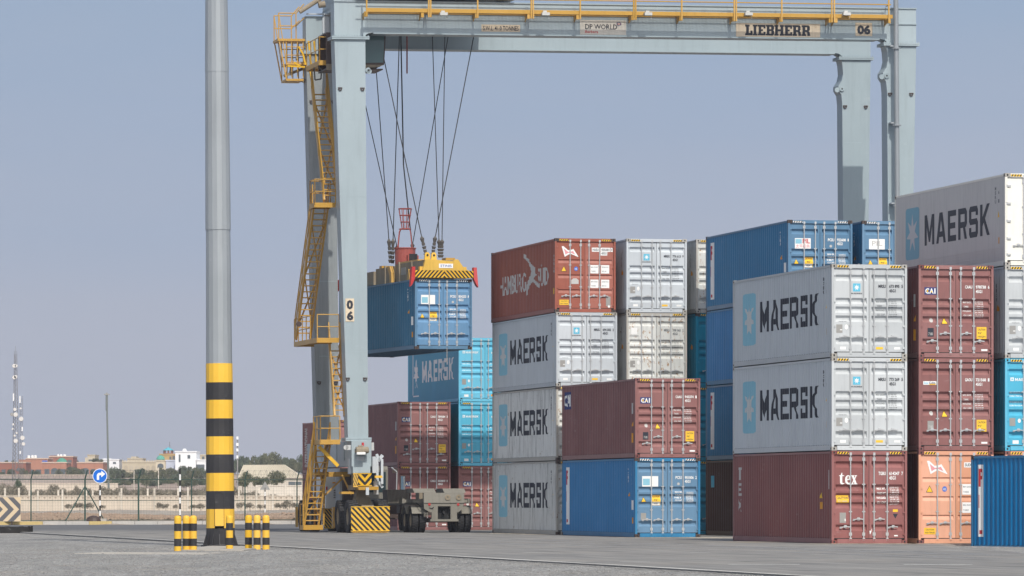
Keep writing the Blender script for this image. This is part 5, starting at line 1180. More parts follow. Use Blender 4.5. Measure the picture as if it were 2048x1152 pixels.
for k in range(6):
    t = 2 * math.pi * k / 6; mb = MB(); mb.box(1.3 * math.cos(t) - .25, 1.3 * math.cos(t) + .25, 1.3 * math.sin(t) - .2, 1.3 * math.sin(t) + .2, 27.4, 27.62); build("floodlight", mb, P_CAST, lp)
def bollard_mesh():
    mb = MB(); r_ = .102
    mb.lathe((0, 0, 0), [(r_, 0), (r_, .13), (r_, .34), (r_, .55), (r_, .76), (r_, .90), (r_ * .92, .945), (r_ * .65, .975), (.001, .985)], 20, mats=[0, 1, 0, 1, 0, 0, 0, 0])
    return mb.mesh("bollard", [PLY, PLB], True)
BM = bollard_mesh()
for px, py, lab in ((355.5, 1102, "striped bollard at the far left of the row"), (372.5, 1101.5, "striped bollard second from the left, between two others left of the light pole"), (386.5, 1101.5, "striped bollard nearest to the light pole on its left side"),
                    (459, 1099.5, "lone striped bollard standing directly in front of the light pole base"), (497, 1098.5, "striped bollard nearest to the light pole on its right side"), (514, 1099, "striped bollard in the middle of the three right of the light pole"), (532, 1099, "striped bollard at the far right end of the row")):
    Z = 14180 / (py - YH); q = W(px, py, Z); tag(link("bollard", BM, None, (q.x, q.y, -.05)), lab, "bollard", "striped bollards around the light pole")
mb = MB(); mb.prism([(-1.3, 0), (1.25, 0), (1.3, .05), (1.3, .24), (1.2, .27), (-1.3, .28)], -.9, .9)
for x in (-.9, -.3, .3, .9): mb.box(x, x + .04, -.93, .93, .02, .285)
mb.box(1.28, 1.36, -.7, -.5, .0, .3); mb.box(1.28, 1.36, .5, .7, .0, .3)
Z = 14180 / (1066.5 - YH); o = build("rubber_ramp", mb, [paint("ramp_black", (.02, .019, .018), rough=.85, dirt=.5)], None, (W(-6, 1066, Z).x, Z + 1, -.05)); tag(o, "low black rubber block lying on the gravel edge at the far left", "rubber block")

# ------------------------------------------------------------------ fence with sign posts
def fencep(px, off=6.0):
    k = (px - 1024) / F                                  # ray x = k z ; z = kerbz(x)+off
    z = (281 + .6 * 12 + off) / (1 - .6 * k); return Vector((k * z, z, 0))
FG = flat("fence_green", (.035, .075, .06), .6)
fn = empty("chain_link_fence", fencep(277)); tag(fn, "green chain link security fence with angled posts and coiled barbed wire along the far kerb", "fence")
f0 = fn.location.copy(); pxs = [-150, -44, 62, 170, 277, 383, 490, 594, 700]
gz = lambda p: ground_z(p.x, p.y)
for px in pxs:
    p = fencep(px) - f0; g = gz(fencep(px)); mb = MB(); thick = .05 if px == 170 or px == 277 else .038
    mb.tube((p.x, p.y, g - .1), (p.x, p.y, g + 2.35), thick, 8); mb.tube((p.x, p.y, g + 2.35), (p.x + .14, p.y - .1, g + 2.85), thick * .9, 8); build("post", mb, FG, fn)
p = fencep(170) - f0; a = fencep(131) - f0; c_ = fencep(209) - f0; g = gz(fencep(170))
for q in (a, c_): mb = MB(); mb.tube((p.x, p.y, g + 1.95), (q.x, q.y, g), .035, 8); build("brace", mb, FG, fn)
mb = MB()
for i in range(len(pxs) - 1):
    a, b_ = fencep(pxs[i]) - f0, fencep(pxs[i + 1]) - f0; ga, gb = gz(fencep(pxs[i])), gz(fencep(pxs[i + 1]))
    for h, r_ in ((2.33, .026), (1.14, .018), (.05, .018)): mb.tube((a.x, a.y, ga + h), (b_.x, b_.y, gb + h), r_, 5)
build("rail", mb, FG, fn)
mb = MB()
for i in range(len(pxs) - 1):
    a, b_ = fencep(pxs[i]) - f0, fencep(pxs[i + 1]) - f0; ga, gb = gz(fencep(pxs[i])), gz(fencep(pxs[i + 1])); A = Vector((a.x, a.y, ga)); B_ = Vector((b_.x, b_.y, gb)); n_ = 20
    for k in range(n_ + 1): t = A.lerp(B_, k / n_); mb.tube(t + Vector((0, 0, .05)), t + Vector((0, 0, 2.33)), .0032, 3, caps=False)
    for k in range(1, 14): mb.tube(A + Vector((0, 0, .17 * k)), B_ + Vector((0, 0, .17 * k)), .0032, 3, caps=False)
build("wire_mesh", mb, FG, fn)
mb = MB()
for i in range(len(pxs) - 1):
    a, b_ = fencep(pxs[i]) - f0, fencep(pxs[i + 1]) - f0; ga, gb = gz(fencep(pxs[i])), gz(fencep(pxs[i + 1])); A = Vector((a.x + .1, a.y - .06, ga + 2.62)); B_ = Vector((b_.x + .1, b_.y - .06, gb + 2.62)); N = 9 * 12; prev = None
    for k in range(N + 1):
        t = k / N; u_ = 2 * math.pi * 9 * t; q = A.lerp(B_, t) + Vector((math.sin(u_) * .05, math.cos(u_) * .25, math.sin(u_) * .27))
        if prev is not None: mb.tube(prev, q, .006, 3, caps=False)
        prev = q
    for h in (.0, .22): mb.tube(A + Vector((0, 0, h)), B_ + Vector((0, 0, h)), .006, 3, caps=False)
build("razor_wire", mb, flat("wire_steel", (.2, .2, .2), .5, .5), fn)
def banded_pole(px, base, h, r_, n_, label, off, cat="pole", name="banded_pole"):
    p = fencep(px, off); g = gz(p); e_ = empty(name, (p.x, p.y, g)); tag(e_, label, cat); mb = MB(); prof = [(r_, h * k / n_) for k in range(n_ + 1)]
    mb.lathe((0, 0, 0), prof, 12, mats=[(k + 1) % 2 for k in range(n_)]); build("pole", mb, [WHITE, BLACK], e_); return e_
sg = banded_pole(200, 0, 2.3, .045, 8, "round blue sign with white right turn arrow on a black and white banded post", 5.0, "road sign", "road_sign")
mb = MB(); mb.lathe((0, -.07, 2.52), [(.001, 0), (.41, 0), (.41, .03), (.001, .03)], 32, 'y'); d_ = build("sign_disc", mb, flat("sign_white", (.85, .86, .87), .4), sg)
mb = MB(); mb.lathe((0, -.078, 2.52), [(.001, 0), (.375, 0), (.375, .006)], 32, 'y'); build("sign_face", mb, flat("sign_blue", (.0, .14, .62), .35), d_)
arr = loops2d([[(-.17, -.22), (-.17, .06), (-.10, .16), (.0, .18), (.08, .18), (.08, .30), (.30, .11), (.08, -.08), (.08, .04), (-.01, .04), (-.04, .01), (-.04, -.22)]])
mb = MB(); mb.add([(x, -.084, 2.52 + z) for x, z in arr[0]], arr[1]); build("arrow", mb, WHITE, d_)
mb = MB(); mb.box(-.38, .38, -.3, .3, -.1, .14); build("foot_block", mb, CONC, sg)
banded_pole(360, 0, 2.95, .05, 9, "plain black and white banded post behind the leftmost bollards", 4.5)
bp = fencep(530, 160); e_ = empty("small_sign", (bp.x, bp.y, gz(bp))); tag(e_, "small distant sign on a banded post in front of the low cream wall", "road sign")
mb = MB(); mb.lathe((0, 0, 0), [(.05, 2.2 * k / 6) for k in range(7)], 8, mats=[k % 2 for k in range(6)]); build("pole", mb, [WHITE, BLACK], e_); mb = MB(); mb.prism([(-.45, 2.0), (.45, 2.0), (0, 2.75)], -.04, 0); build("sign_panel", mb, PLATE, e_)
p = fencep(20, -.2); e_ = empty("chevron_sign", (p.x - .0, p.y, 0)); tag(e_, "yellow and black chevron board pointing right beside the kerb at the far left", "road sign")
cw, chh = 2.05, 1.30
mb = MB(); mb.box(-cw + .63, .58, -.03, 0, .20, .20 + chh); bd = build("board", mb, flat("sign_faded_yellow", (.66, .52, .34), .6), e_)
mb = MB(); zc = .2 + chh / 2; hh = chh / 2
def clip_poly(ps, v, sg_):
    out = []
    for i in range(len(ps)):
        p_, q_ = ps[i - 1], ps[i]; ip = (p_[0] - v) * sg_ >= 0; iq = (q_[0] - v) * sg_ >= 0
        if ip != iq: t = (v - p_[0]) / (q_[0] - p_[0]); out.append((v, p_[1] + (q_[1] - p_[1]) * t))
        if iq: out.append(q_)
    return out
for k in range(5):
    x = .52 - .60 * k + .3
    for s_ in (1, -1):
        ps = clip_poly(clip_poly([(x - .32, zc), (x, zc), (x - .62, zc + s_ * hh), (x - .94, zc + s_ * hh)], .575, -1), -cw + .635, 1)
        if len(ps) > 2: mb.add([(a, -.034, b_) for a, b_ in ps], [tuple(range(len(ps)))])
build("chevrons", mb, flat("sign_charcoal", (.11, .11, .12), .6), bd)
for x in (-.95, .1): mb = MB(); mb.tube((x, .03, 0), (x, .03, 1.2), .04, 8); build("post", mb, P_CAST, e_)
p = fencep(187, 2.2); mb = MB(); mb.lathe((0, 0, 0), [(.42, 0), (.36, .2), (.16, .30), (.001, .32)], 12); tag(build("rubber_bundle", mb, P_CAST, None, (p.x, p.y, gz(p))), "dark rounded lump of rubbish at the foot of the blue sign", "rubbish")

# ------------------------------------------------------------------ low wall, town, trees, tower
def bgz(Z, X=0): return ground_z(X, Z)
WP = paint("wall_cream_plaster", (.66, .575, .47), rough=.9, rust=.12, dirt=.45, rustc=(.40, .26, .17), sc=.4)
WPW = paint("pillar_whitewash", (.64, .58, .49), rough=.9, dirt=.3, sc=.5)
Zw = 560.0
def wx(px, Z=Zw): return (px - 1024) * Z / F
wl = empty("low_wall", (wx(250), Zw, 0)); tag(wl, "long low cream wall with whitewashed pillars running behind the fence", "wall")
k0 = wl.location.x; s_ = F / Zw
def wh(py, Z=Zw): return CH + (YH - py) * Z / F
mb = MB(); mb.box(wx(-120) - k0, wx(700) - k0, 0, .22, -.1, wh(993)); mb.box(wx(-120) - k0, wx(700) - k0, -.05, .27, wh(993), wh(991)); build("masonry", mb, WP, wl)
mb = MB()
for k in range(70): x = wx(-100 + k * 11) - k0; mb.box(x, x + .22, -.012, -.002, wh(996.5), wh(995)); mb.box(x + .3, x + .36, -.012, -.002, wh(1002), wh(1000.5)) if k % 3 else None
build("wall_openings", mb, flat("opening_brown", (.20, .13, .09), .9), wl)
for px, top in ((10, 976), (38, 976), (58, 980), (76, 981), (116, 980), (125, 979), (172, 980), (185, 980), (239, 984), (243, 976), (295, 977), (309, 976), (356, 976), (376, 974), (478, 975), (513, 974), (546, 976), (588, 974), (602, 975)):
    x = wx(px) - k0; back = px in (58, 116, 172, 185, 295, 356, 239); mb = MB(); mb.box(x - .10, x + .10, -.12 if not back else .3, .05 if not back else .5, -.1, wh(top)); build("pillar", mb, WPW, wl)
# second wall on the slope and block wall on the right
def wallrun(px0, px1, ytop, ybot, Z, m_, label, nm="garden_wall"):
    g = bgz(Z, wx(px0, Z)); mb = MB(); x0, x1 = wx(px0, Z), wx(px1, Z); mb.box(0, x1 - x0, 0, .3, min(wh(ybot, Z), g) - .3 - 0, wh(ytop, Z)); mb.box(-.05, x1 - x0 + .05, -.08, .38, wh(ytop, Z), wh(ytop, Z) + .12)
    for k in range(int((x1 - x0) / 4) + 1): mb.box(k * 4, k * 4 + .3, -.1, 0, g - .3, wh(ytop, Z) + .1)
    o = build(nm, mb, m_, None, (x0, Z, 0)); tag(o, label, "wall"); return o
wallrun(44, 236, 967.5, 985, 860, WP, "cream garden wall on the slope below the brick houses")
wallrun(512, 640, 972, 990, 700, WPW, "pale block wall in front of the ridged roof hall, right of the light pole")
wallrun(-40, 242, 950, 956, 1080, paint("verge_wall", (.52, .45, .36), rough=.9, dirt=.4), "thin pale boundary wall at the foot of the brick houses")
BR = paint("brick_orange_red", (.43, .205, .135), rough=.9, fade=.3, dirt=.25, rust=.05, sc=.3)
BR2 = paint("brick_brown_red", (.30, .125, .085), rough=.9, fade=.3, dirt=.25, sc=.3)
CRM = paint("render_cream", (.56, .49, .36), rough=.9, dirt=.3, sc=.3); WHT = paint("render_white", (.78, .79, .80), rough=.9, dirt=.1, sc=.3)
WIN = flat("window_dark", (.10, .12, .13), .3); TRIM = flat("trim_pale", (.55, .42, .33), .8)
def building(px0, px1, ytop, Z, m_, label, wins=(), par=.0, steps=(), dep=12, cat="building", name="house", doms=()):
    x0, x1 = wx(px0, Z), wx(px1, Z); g = bgz(Z, x0) - .5; e_ = empty(name, (x0, Z, g)); tag(e_, label, cat); H_ = wh(ytop, Z) - g
    mb = MB(); mb.box(0, x1 - x0, 0, dep, 0, H_)
    for (a, b_, yt) in steps: mb.box(wx(a, Z) - x0, wx(b_, Z) - x0, .05 if (a, b_) != (px0, px1) else -.05, dep * .8, 0, wh(yt, Z) - g)
    build("wall", mb, m_, e_)
    mb = MB(); mb.box(-.1, x1 - x0 + .1, -.12, dep + .1, H_ - .02, H_ + .25); build("parapet", mb, TRIM if m_ in (BR, BR2) else m_, e_)
    for (a, b_, ya, yb, *kind) in wins:
        mb = MB(); xa, xb, za, zb = wx(a, Z) - x0, wx(b_, Z) - x0, wh(yb, Z) - g, wh(ya, Z) - g
        if kind: n_ = 6; mb.prism([(xa, za), (xb, za)] + [((xa + xb) / 2 + (xb - xa) / 2 * math.cos(math.pi * t / n_), zb - (xb - xa) * .35 + (xb - xa) * .35 * math.sin(math.pi * t / n_)) for t in range(n_ + 1)], -.06, .02)
        else: mb.box(xa, xb, -.06, .02, za, zb)
        o = build("window", mb, WIN, e_)
    return e_, g
def tanks(e_, g, Z, items):
    x0 = e_.location.x
    for px, yt, yb, wd in items:
        mb = MB(); r_ = wd * Z / F / 2; z0, z1 = wh(yb, Z) - g, wh(yt, Z) - g; mb.lathe((wx(px, Z) - x0, 3, z0), [(.001, 0), (r_, 0), (r_, (z1 - z0) * .85), (r_ * .5, z1 - z0), (.001, z1 - z0)], 12); build("water_tank", mb, WHITE, e_)
e_, g = building(-30, 52, 926, 1180, BR2, "dark brick house at the far left below the telecom mast", [(3, 11, 939, 951), (19, 24, 939, 952), (33, 42, 936, 942, 1), (44, 50, 938, 944)], steps=[(5, 17, 925)])
e_, g = building(52, 96, 918, 1200, BR, "orange brick house with three white roof tanks", [(59, 67, 939, 950), (72, 82, 939, 951)], steps=[(38, 68, 919), (68, 85, 917)])
tanks(e_, g, 1200, [(55, 910.5, 918, 6), (62.5, 910, 918, 5.5), (68.5, 910, 918, 5.5)])
e_, g = building(84, 133, 926, 1170, BR, "orange brick house with arched porch in the middle of the brick row", [(89, 99, 938, 951), (102, 116, 936, 953, 1), (120, 131, 938, 951)], steps=[(92, 110, 924)])
e_, g = building(98, 146, 914, 1260, BR2, "taller brick house behind the row with white tanks on its roof", [(102, 106, 918, 926), (135, 143, 920, 926)], steps=[(100, 112, 911)])
tanks(e_, g, 1260, [(114, 908.5, 916, 5), (120, 908.5, 916, 6), (127, 908.5, 916, 6)])
e_, g = building(154, 206, 926, 1180, BR, "orange brick house at the right end of the brick row beside the blue sign", [(164, 178, 936, 953, 1), (182, 190, 938, 950)], steps=[(158, 185, 924)])
mb = MB(); mb.lathe((0, 0, 0), [(1.5, -.3), (1.1, .5), (.6, .9), (.001, 1.1)], 14); tag(build("green_canopy", mb, flat("canopy_green", (.07, .28, .20), .8), None, (wx(126, 1175), 1172, wh(925, 1175))), "green conical canopy between two brick houses", "canopy")
mb = MB(); mb.box(-.6, .6, 0, 1, 0, .5); tag(build("blue_canopy", mb, flat("canopy_blue", (.06, .12, .42), .8), None, (wx(90, 1175), 1174, wh(925, 1175))), "small blue tarpaulin on a brick house roof", "tarpaulin")
building(175, 190, 911, 1350, CRM, "small cream block rising behind the right brick house", [(177, 188, 919, 922)], steps=[(170, 176, 915)])
building(203, 238, 920, 1300, WHT, "low white building behind trees, just right of the blue sign pole", [(206, 212, 924, 928), (226, 232, 924, 928)], steps=[(205, 222, 917)])
e_, g = building(244, 314, 925, 1150, CRM, "cream building with a row of blind arches and battlements", [], steps=[])
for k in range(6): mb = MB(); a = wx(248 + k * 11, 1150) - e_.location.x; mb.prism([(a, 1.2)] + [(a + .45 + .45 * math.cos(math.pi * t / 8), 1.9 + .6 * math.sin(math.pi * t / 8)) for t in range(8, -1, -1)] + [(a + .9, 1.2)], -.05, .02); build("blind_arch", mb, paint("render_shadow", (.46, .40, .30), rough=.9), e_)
for k in range(16): mb = MB(); a = wx(245 + k * 4.5, 1150) - e_.location.x; H_ = wh(925, 1150) - g; mb.box(a, a + .25, -.1, .2, H_ + .2, H_ + .55); build("merlon", mb, CRM, e_)
building(312, 331, 922, 1120, CRM, "cream gate house with an arched opening left of the white house", [(315, 327, 927, 936, 1)], name="gate_house")
mb = MB(); mb.lathe((0, 0, 0), [(.9, 0), (.9, .4), (1.0, .4), (.7, 1.0), (.001, 1.3)], 10); tag(build("green_roof_kiosk", mb, flat("kiosk_green", (.10, .36, .28), .8), None, (wx(320, 1121), 1123, wh(921.5, 1121))), "small green roofed turret on the cream gate house", "turret")
e_, g = building(319, 351, 909.5, 1230, paint("render_ochre", (.52, .37, .17), rough=.9, dirt=.25), "ochre tower with a turquoise conical cap and thin mast", [(339, 343, 913, 919), (345, 350, 912, 919)], name="ochre_tower", dep=6)
mb = MB(); x = wx(335.5, 1230) - e_.location.x; z = wh(909.5, 1230) - g; r_ = 10 * .123
for k in range(8): t = 2 * math.pi * k / 8; mb.tube((x + math.cos(t) * r_ * .9, 2 + math.sin(t) * r_ * .9, z), (x + math.cos(t) * r_ * .9, 2 + math.sin(t) * r_ * .9, z + 1.1), .14, 6)
mb.tube((x, 2, z), (x, 2, z + .4), r_ * .8, 10); build("lantern", mb, BR2, e_)
mb = MB(); mb.lathe((x, 2, z + 1.1), [(r_ * 1.15, 0), (r_ * .7, .35), (.001, .8)], 16); build("cap", mb, flat("cap_turquoise", (.10, .42, .50), .7), e_); mb = MB(); mb.tube((x + .35, 2, z + 1.5), (x + .35, 2, z + 3.2), .05, 5); build("mast", mb, P_CAST, e_)
e_, g = building(350.5, 393, 904.5, 1060, WHT, "bright white two storey house with a dark corner window and roof tank", [(357.5, 361, 909, 924), (375, 380.5, 910, 917)], steps=[])
mb = MB(); mb.lathe((wx(367, 1060) - e_.location.x, 3, wh(904.5, 1060) - g), [(.5, 0), (.5, .5), (.2, .8), (.001, .8)], 12); build("water_tank", mb, WHITE, e_)
building(332, 352, 922, 1070, paint("render_blue_white", (.58, .62, .72), rough=.9), "low bluish white annex left of the white two storey house", [])
building(392, 420, 921, 1060, WHT, "low white annex with a dark garage right of the white house", [(393, 409, 929, 940)], steps=[])
building(393, 425, 911, 1240, CRM, "cream house with a thin red roof edge behind the white annex", [(396, 400, 913, 919), (404, 409, 913, 919)])
e_, g = building(255, 285, 918, 1300, CRM, "small domed cream building showing above the arcaded wall", [], steps=[(262, 272, 913)])
# ridged roof hall on the right
Zh = 800; x0 = wx(474, Zh); g = bgz(Zh, x0) - .5; hl = empty("storage_hall", (x0, Zh, g)); tag(hl, "low hall with big pale ridged roof right of the light pole", "building")
q = lambda px, py: (wx(px, Zh) - x0, wh(py, Zh) - g)
mb = MB(); A_ = [q(475, 944), q(484, 929.5), q(567, 929), q(607, 956)]
mb.add([(A_[0][0], 0, A_[0][1] - 1.0), (q(607, 957)[0], 0, A_[3][1]), (A_[2][0], 5, A_[2][1]), (A_[1][0], 5, A_[1][1])], [(0, 1, 2, 3)]); mb.add([(A_[0][0], 10, A_[0][1] - 1), (A_[3][0], 10, A_[3][1]), (A_[2][0], 5, A_[2][1]), (A_[1][0], 5, A_[1][1])], [(0, 3, 2, 1)]); mb.add([(A_[3][0], 0, A_[3][1]), (A_[3][0], 10, A_[3][1]), (A_[2][0], 5, A_[2][1])], [(0, 1, 2)]); mb.add([(A_[0][0], 0, A_[0][1] - 1), (A_[0][0], 10, A_[0][1] - 1), (A_[1][0], 5, A_[1][1])], [(0, 2, 1)])
for k in range(24): t = k / 24; a0 = Vector((A_[0][0], -.03, A_[0][1] - .97)).lerp(Vector((A_[3][0], -.03, A_[3][1] + .03)), t); a1 = Vector((A_[1][0], 4.97, A_[1][1] + .03)).lerp(Vector((A_[2][0], 4.97, A_[2][1] + .03)), t); mb.tube(a0, a1, .035, 4)
build("roof", mb, paint("roof_pale", (.58, .52, .40), rough=.85, dirt=.3, sc=.4), hl)
mb = MB(); mb.box(A_[0][0] + .2, A_[3][0] - .1, .2, 9.8, 0, min(A_[0][1] - 1, A_[3][1])); build("wall", mb, WPW, hl)
for a, b_ in ((577, 590), (591, 603)): mb = MB(); x_, z_ = q(a, 970); x2, z2 = q(b_, 963.5); mb.box(x_, x2, .12, .25, z_, z2); build("window", mb, WIN, hl)

# telecom mast
Zt = 1000.0; tx = wx(31, Zt); tg = bgz(Zt, tx) - .3; tm = empty("telecom_mast", (tx, Zt, tg)); tag(tm, "tall lattice telecom mast crowded with round white dishes at the far left", "mast")
MST = flat("mast_grey", (.20, .19, .19), .6, .3); th_ = lambda py: wh(py, Zt) - tg
mb = MB(); r0, r1, ht = .75, .28, th_(702)
def legp(k, z, cx=0, ra=r0, rb=r1, H_=ht): t = 2 * math.pi * (k + .25) / 3; r_ = ra + (rb - ra) * z / H_; return Vector((cx + math.cos(t) * r_, math.sin(t) * r_, z))
for k in range(3): mb.tube(legp(k, 0), legp(k, ht), .075, 5, r2=.04)
z = 0
while z < ht - .8:
    for k in range(3): mb.tube(legp(k, z), legp((k + 1) % 3, z + .8), .03, 4, caps=False); mb.tube(legp(k, z + .8), legp((k + 1) % 3, z + .8), .025, 4, caps=False)
    z += .8
mb.tube((0, 0, ht), (0, 0, ht + 1.0), .04, 4); build("lattice", mb, MST, tm)
mb = MB(); cx = 1.15; H2 = th_(792)
for k in range(3): mb.tube(legp(k, 0, cx, .35, .3, H2), legp(k, H2, cx, .35, .3, H2), .035, 4)
z = 0
while z < H2 - .7:
    for k in range(3): mb.tube(legp(k, z, cx, .35, .3, H2), legp((k + 1) % 3, z + .7, cx, .35, .3, H2), .016, 4, caps=False)
    z += .7
build("side_lattice", mb, MST, tm)
for px, py, r_ in ((29, 732, 4), (33, 732, 3), (29, 755, 4), (32, 754, 3.5), (30.5, 819, 3.3), (32, 829.5, 4.6), (24.5, 829, 3.6), (43, 838, 4.6), (45.5, 876, 4.6), (47.5, 888, 3.6), (32, 882, 4.5), (30, 871.5, 2.3), (27, 849, 2.2), (26, 858, 2), (42, 817, 2.2), (34, 866, 2)):
    x = wx(px, Zt) - tx; rr = r_ * .1; mb = MB(); mb.lathe((x, -.8, th_(py)), [(.001, 0), (rr * .9, .0), (rr, .08), (rr, .35), (rr * .5, .5)], 14, 'y'); mb.tube((x, -.4, th_(py)), (x * .5, 0, th_(py)), .04, 4); build("dish", mb, flat("dish_white", (.66, .64, .60), .6) if px != 24.5 else PLATE, tm)
for px, y0, y1 in ((27.5, 787, 802), (40.5, 792, 806), (45, 854, 862), (41, 902, 908)): x = wx(px, Zt) - tx; mb = MB(); mb.box(x - .12, x + .12, -.6, -.4, th_(y1), th_(y0)); build("panel_antenna", mb, WHITE, tm)
for k in range(2): pass
# lamp posts in the distance
Zl = 640; x = wx(218, Zl); g = bgz(Zl, x); ll = empty("street_lamp", (x, Zl, g)); tag(ll, "slender tall lamp post with a small double head, left of the blue sign's right edge", "lamp post")
ll["label"] = "slender tall distant lamp post rising above the town right of the blue sign"
mb = MB(); tp = wh(790, Zl) - g; xt = wx(213.5, Zl) - x; mb.tube((0, 0, 0), (xt, 0, tp), .16, 8, r2=.10); mb.tube((xt, 0, tp - 2), (xt, 0, tp), .15, 8); build("pole", mb, flat("lamp_pole_grey", (.16, .18, .17), .6), ll)
mb = MB(); mb.box(xt - .35, xt + .35, -.2, .2, tp, tp + .14); mb.box(xt - .1, xt + .1, -.1, .1, tp + .14, tp + .3); build("lamp_head", mb, PLATE, ll)
Zl = 700; x = wx(475, Zl); g = bgz(Zl, x); e_ = empty("antenna_pole", (x, Zl, g)); tag(e_, "pale pole with small antennas close to the right side of the light pole", "pole")
mb = MB(); mb.tube((0, 0, 0), (.0, 0, wh(880, Zl) - g), .12, 8, r2=.07); build("pole", mb, PLATE, e_)
for dy, s2 in ((876, .14), (889, .16), (900, .14), (914, .13)): mb = MB(); mb.box(-s2, s2, -.25, -.1, wh(dy + 3, Zl) - g, wh(dy - 3, Zl) - g); build("antenna", mb, WHITE, e_)
for px, yt, yb, Zz, lab in ((317, 935, 975, 760, "thin pale pole in front of the cream gate house"), (268, 940, 975, 760, "thin pale pole in front of the arcaded cream building"), (496, 938, 972, 720, "thin pale pole in front of the bushes below the hall roof")):
    x = wx(px, Zz); mb = MB(); mb.tube((0, 0, bgz(Zz, x)), (0, 0, wh(yt, Zz)), .07, 6); tag(build("thin_pole", mb, WPW, None, (x, Zz, 0)), lab, "pole")

# ------------------------------------------------------------------ trees and scrub
def leafmat(name, c1, c2):
    m, n, l, b = nmat(name); tc = n.new("ShaderNodeTexCoord"); l.new(mix(n, l, ramp(n, l, noise(n, l, tc.outputs["Object"], .9, 4, .7), .35, .65), c1, c2), b.inputs["Base Color"]); b.inputs["Roughness"].default_value = .8; return m
LF1 = leafmat("foliage_grey_green", (.055, .078, .042), (.13, .155, .09)); LF2 = leafmat("foliage_olive", (.07, .085, .035), (.17, .17, .09)); LF3 = leafmat("foliage_dry", (.17, .145, .105), (.32, .28, .21)); BARK = flat("bark_brown", (.14, .10, .07), .9)
def crown_mesh(seed, lf, n_=2600, size=.32, lobes=9, dry=False):
    rg = np.random.RandomState(seed); mb = MB(); c = []
    for k in range(lobes): a = rg.rand() * 6.28; r_ = rg.rand() ** .6 * .75; c.append((math.cos(a) * r_, math.sin(a) * r_, .35 + rg.rand() * .5 * (1.2 - r_), .25 + rg.rand() * .25))
    vs = []; fs = []
    for i in range(n_):
        cx, cy, cz, cr_ = c[rg.randint(lobes)]; d = rg.normal(size=3); d /= np.linalg.norm(d); rr = cr_ * (.55 + .5 * rg.rand()); p_ = np.array((cx, cy, cz)) + d * rr * np.array((1, 1, .8))
        if p_[2] < .03: continue
        u_ = rg.normal(size=3); u_ /= np.linalg.norm(u_); v_ = np.cross(u_, rg.normal(size=3)); v_ /= np.linalg.norm(v_); s1 = size * (.1 + .12 * rg.rand())
        o = len(vs); vs += [tuple(p_ + u_ * s1), tuple(p_ + v_ * s1 * .7), tuple(p_ - u_ * s1), tuple(p_ - v_ * s1 * .7)]; fs.append((o, o + 1, o + 2, o + 3))
    me = bpy.data.meshes.new("crown"); me.from_pydata(vs, [], fs); me.materials.append(lf); return me
def trunk_mesh():
    mb = MB(); mb.tube((0, 0, -.3), (.03, 0, .45), .05, 7, r2=.03)
    for k in range(5): t = 2 * math.pi * k / 5; mb.tube((.02, 0, .25 + .04 * k), (math.cos(t) * .45, math.sin(t) * .45, .55 + .05 * k), .022, 5, r2=.008)
    return mb.mesh("trunk", BARK)
CR = [crown_mesh(s_, lf) for s_, lf in ((1, LF1), (2, LF1), (3, LF2), (4, LF1), (5, LF2), (6, LF2))]; CD = [crown_mesh(11, LF3, 900, .4), crown_mesh(12, LF3, 900, .4)]; TRM = trunk_mesh()
def tree(px, ytop, ybase, wpx, Z, k, label, group, nm="tree", cat="tree", dry=False, sink=.0):
    x = wx(px, Z); g = bgz(Z, x); zt_ = wh(ytop, Z); zb_ = min(g, wh(ybase, Z)) if False else wh(ybase, Z); zb_ = max(zb_, g - .5) if sink == 0 else zb_
    h_ = max(.6, zt_ - zb_); e_ = empty(nm, (x, Z, zb_)); e_.rotation_euler = (0, 0, random.random() * 6.28); tag(e_, label, cat, group)
    cr_ = link("crown", (CD if dry else CR)[k % (2 if dry else 6)], e_); cr_.scale = (wpx * Z / F / 2 / 1.0, wpx * Z / F / 2, h_ / 1.12)
    tr_ = link("trunk", TRM, e_); tr_.scale = (wpx * Z / F / 2, wpx * Z / F / 2, h_); return e_
TG = "trees and bushes below the town"
def many(lst, group, labf, **kw):
    for i, t in enumerate(lst): tree(*t, i, labf[i] if isinstance(labf, (list, tuple)) else labf, group, **kw)
# named single trees
tree(153, 909, 948, 15, 1290, 0, "dark tall tree rising between the brick houses", None)
tree(196, 914, 926, 26, 1290, 2, "wide dark tree crown above the right brick house roof", None)
tree(145, 931, 953, 34, 1100, 3, "large bush hiding the gap between two brick houses", None)
tree(13, 918, 930, 10, 1300, 1, "small tree top behind the brick house at the far left", None); tree(26, 917, 930, 8, 1300, 1, "narrow tree top right beside the foot of the telecom mast", None)
tree(318, 932, 960, 28, 1000, 4, "bushy tree directly in front of the cream gate house", None)
tree(553, 938, 975, 38, 720, 5, "round leafy tree in front of the pale ridged hall roof", None)
tree(520, 948, 976, 44, 725, 2, "low wide bush between the two larger bushes in front of the hall", None)
tree(486, 940, 975, 46, 720, 4, "broad bush between the light pole and the hall", None)
tree(110, 962, 990, 26, 650, 1, "thin straggly bush left of the first bollards in front of the garden wall", None, nm="bush", cat="bush", dry=True)
tree(37, 955, 993, 20, 640, 3, "dark rounded thicket on the left slope below the brick houses", None, nm="bush", cat="bush")
many([(px, yt, 962, wd, 1020 + 12 * (i % 4)) for i, (px, yt, wd) in enumerate(((226, 924, 34), (240, 932, 34), (258, 940, 40), (280, 934, 38), (300, 938, 38), (338, 933, 36), (352, 929, 34), (370, 925, 38), (386, 929, 34), (402, 932, 34), (420, 930, 34)))], "dark trees in front of the cream and white buildings",
     "dark green tree in the band of trees below the cream and white buildings")
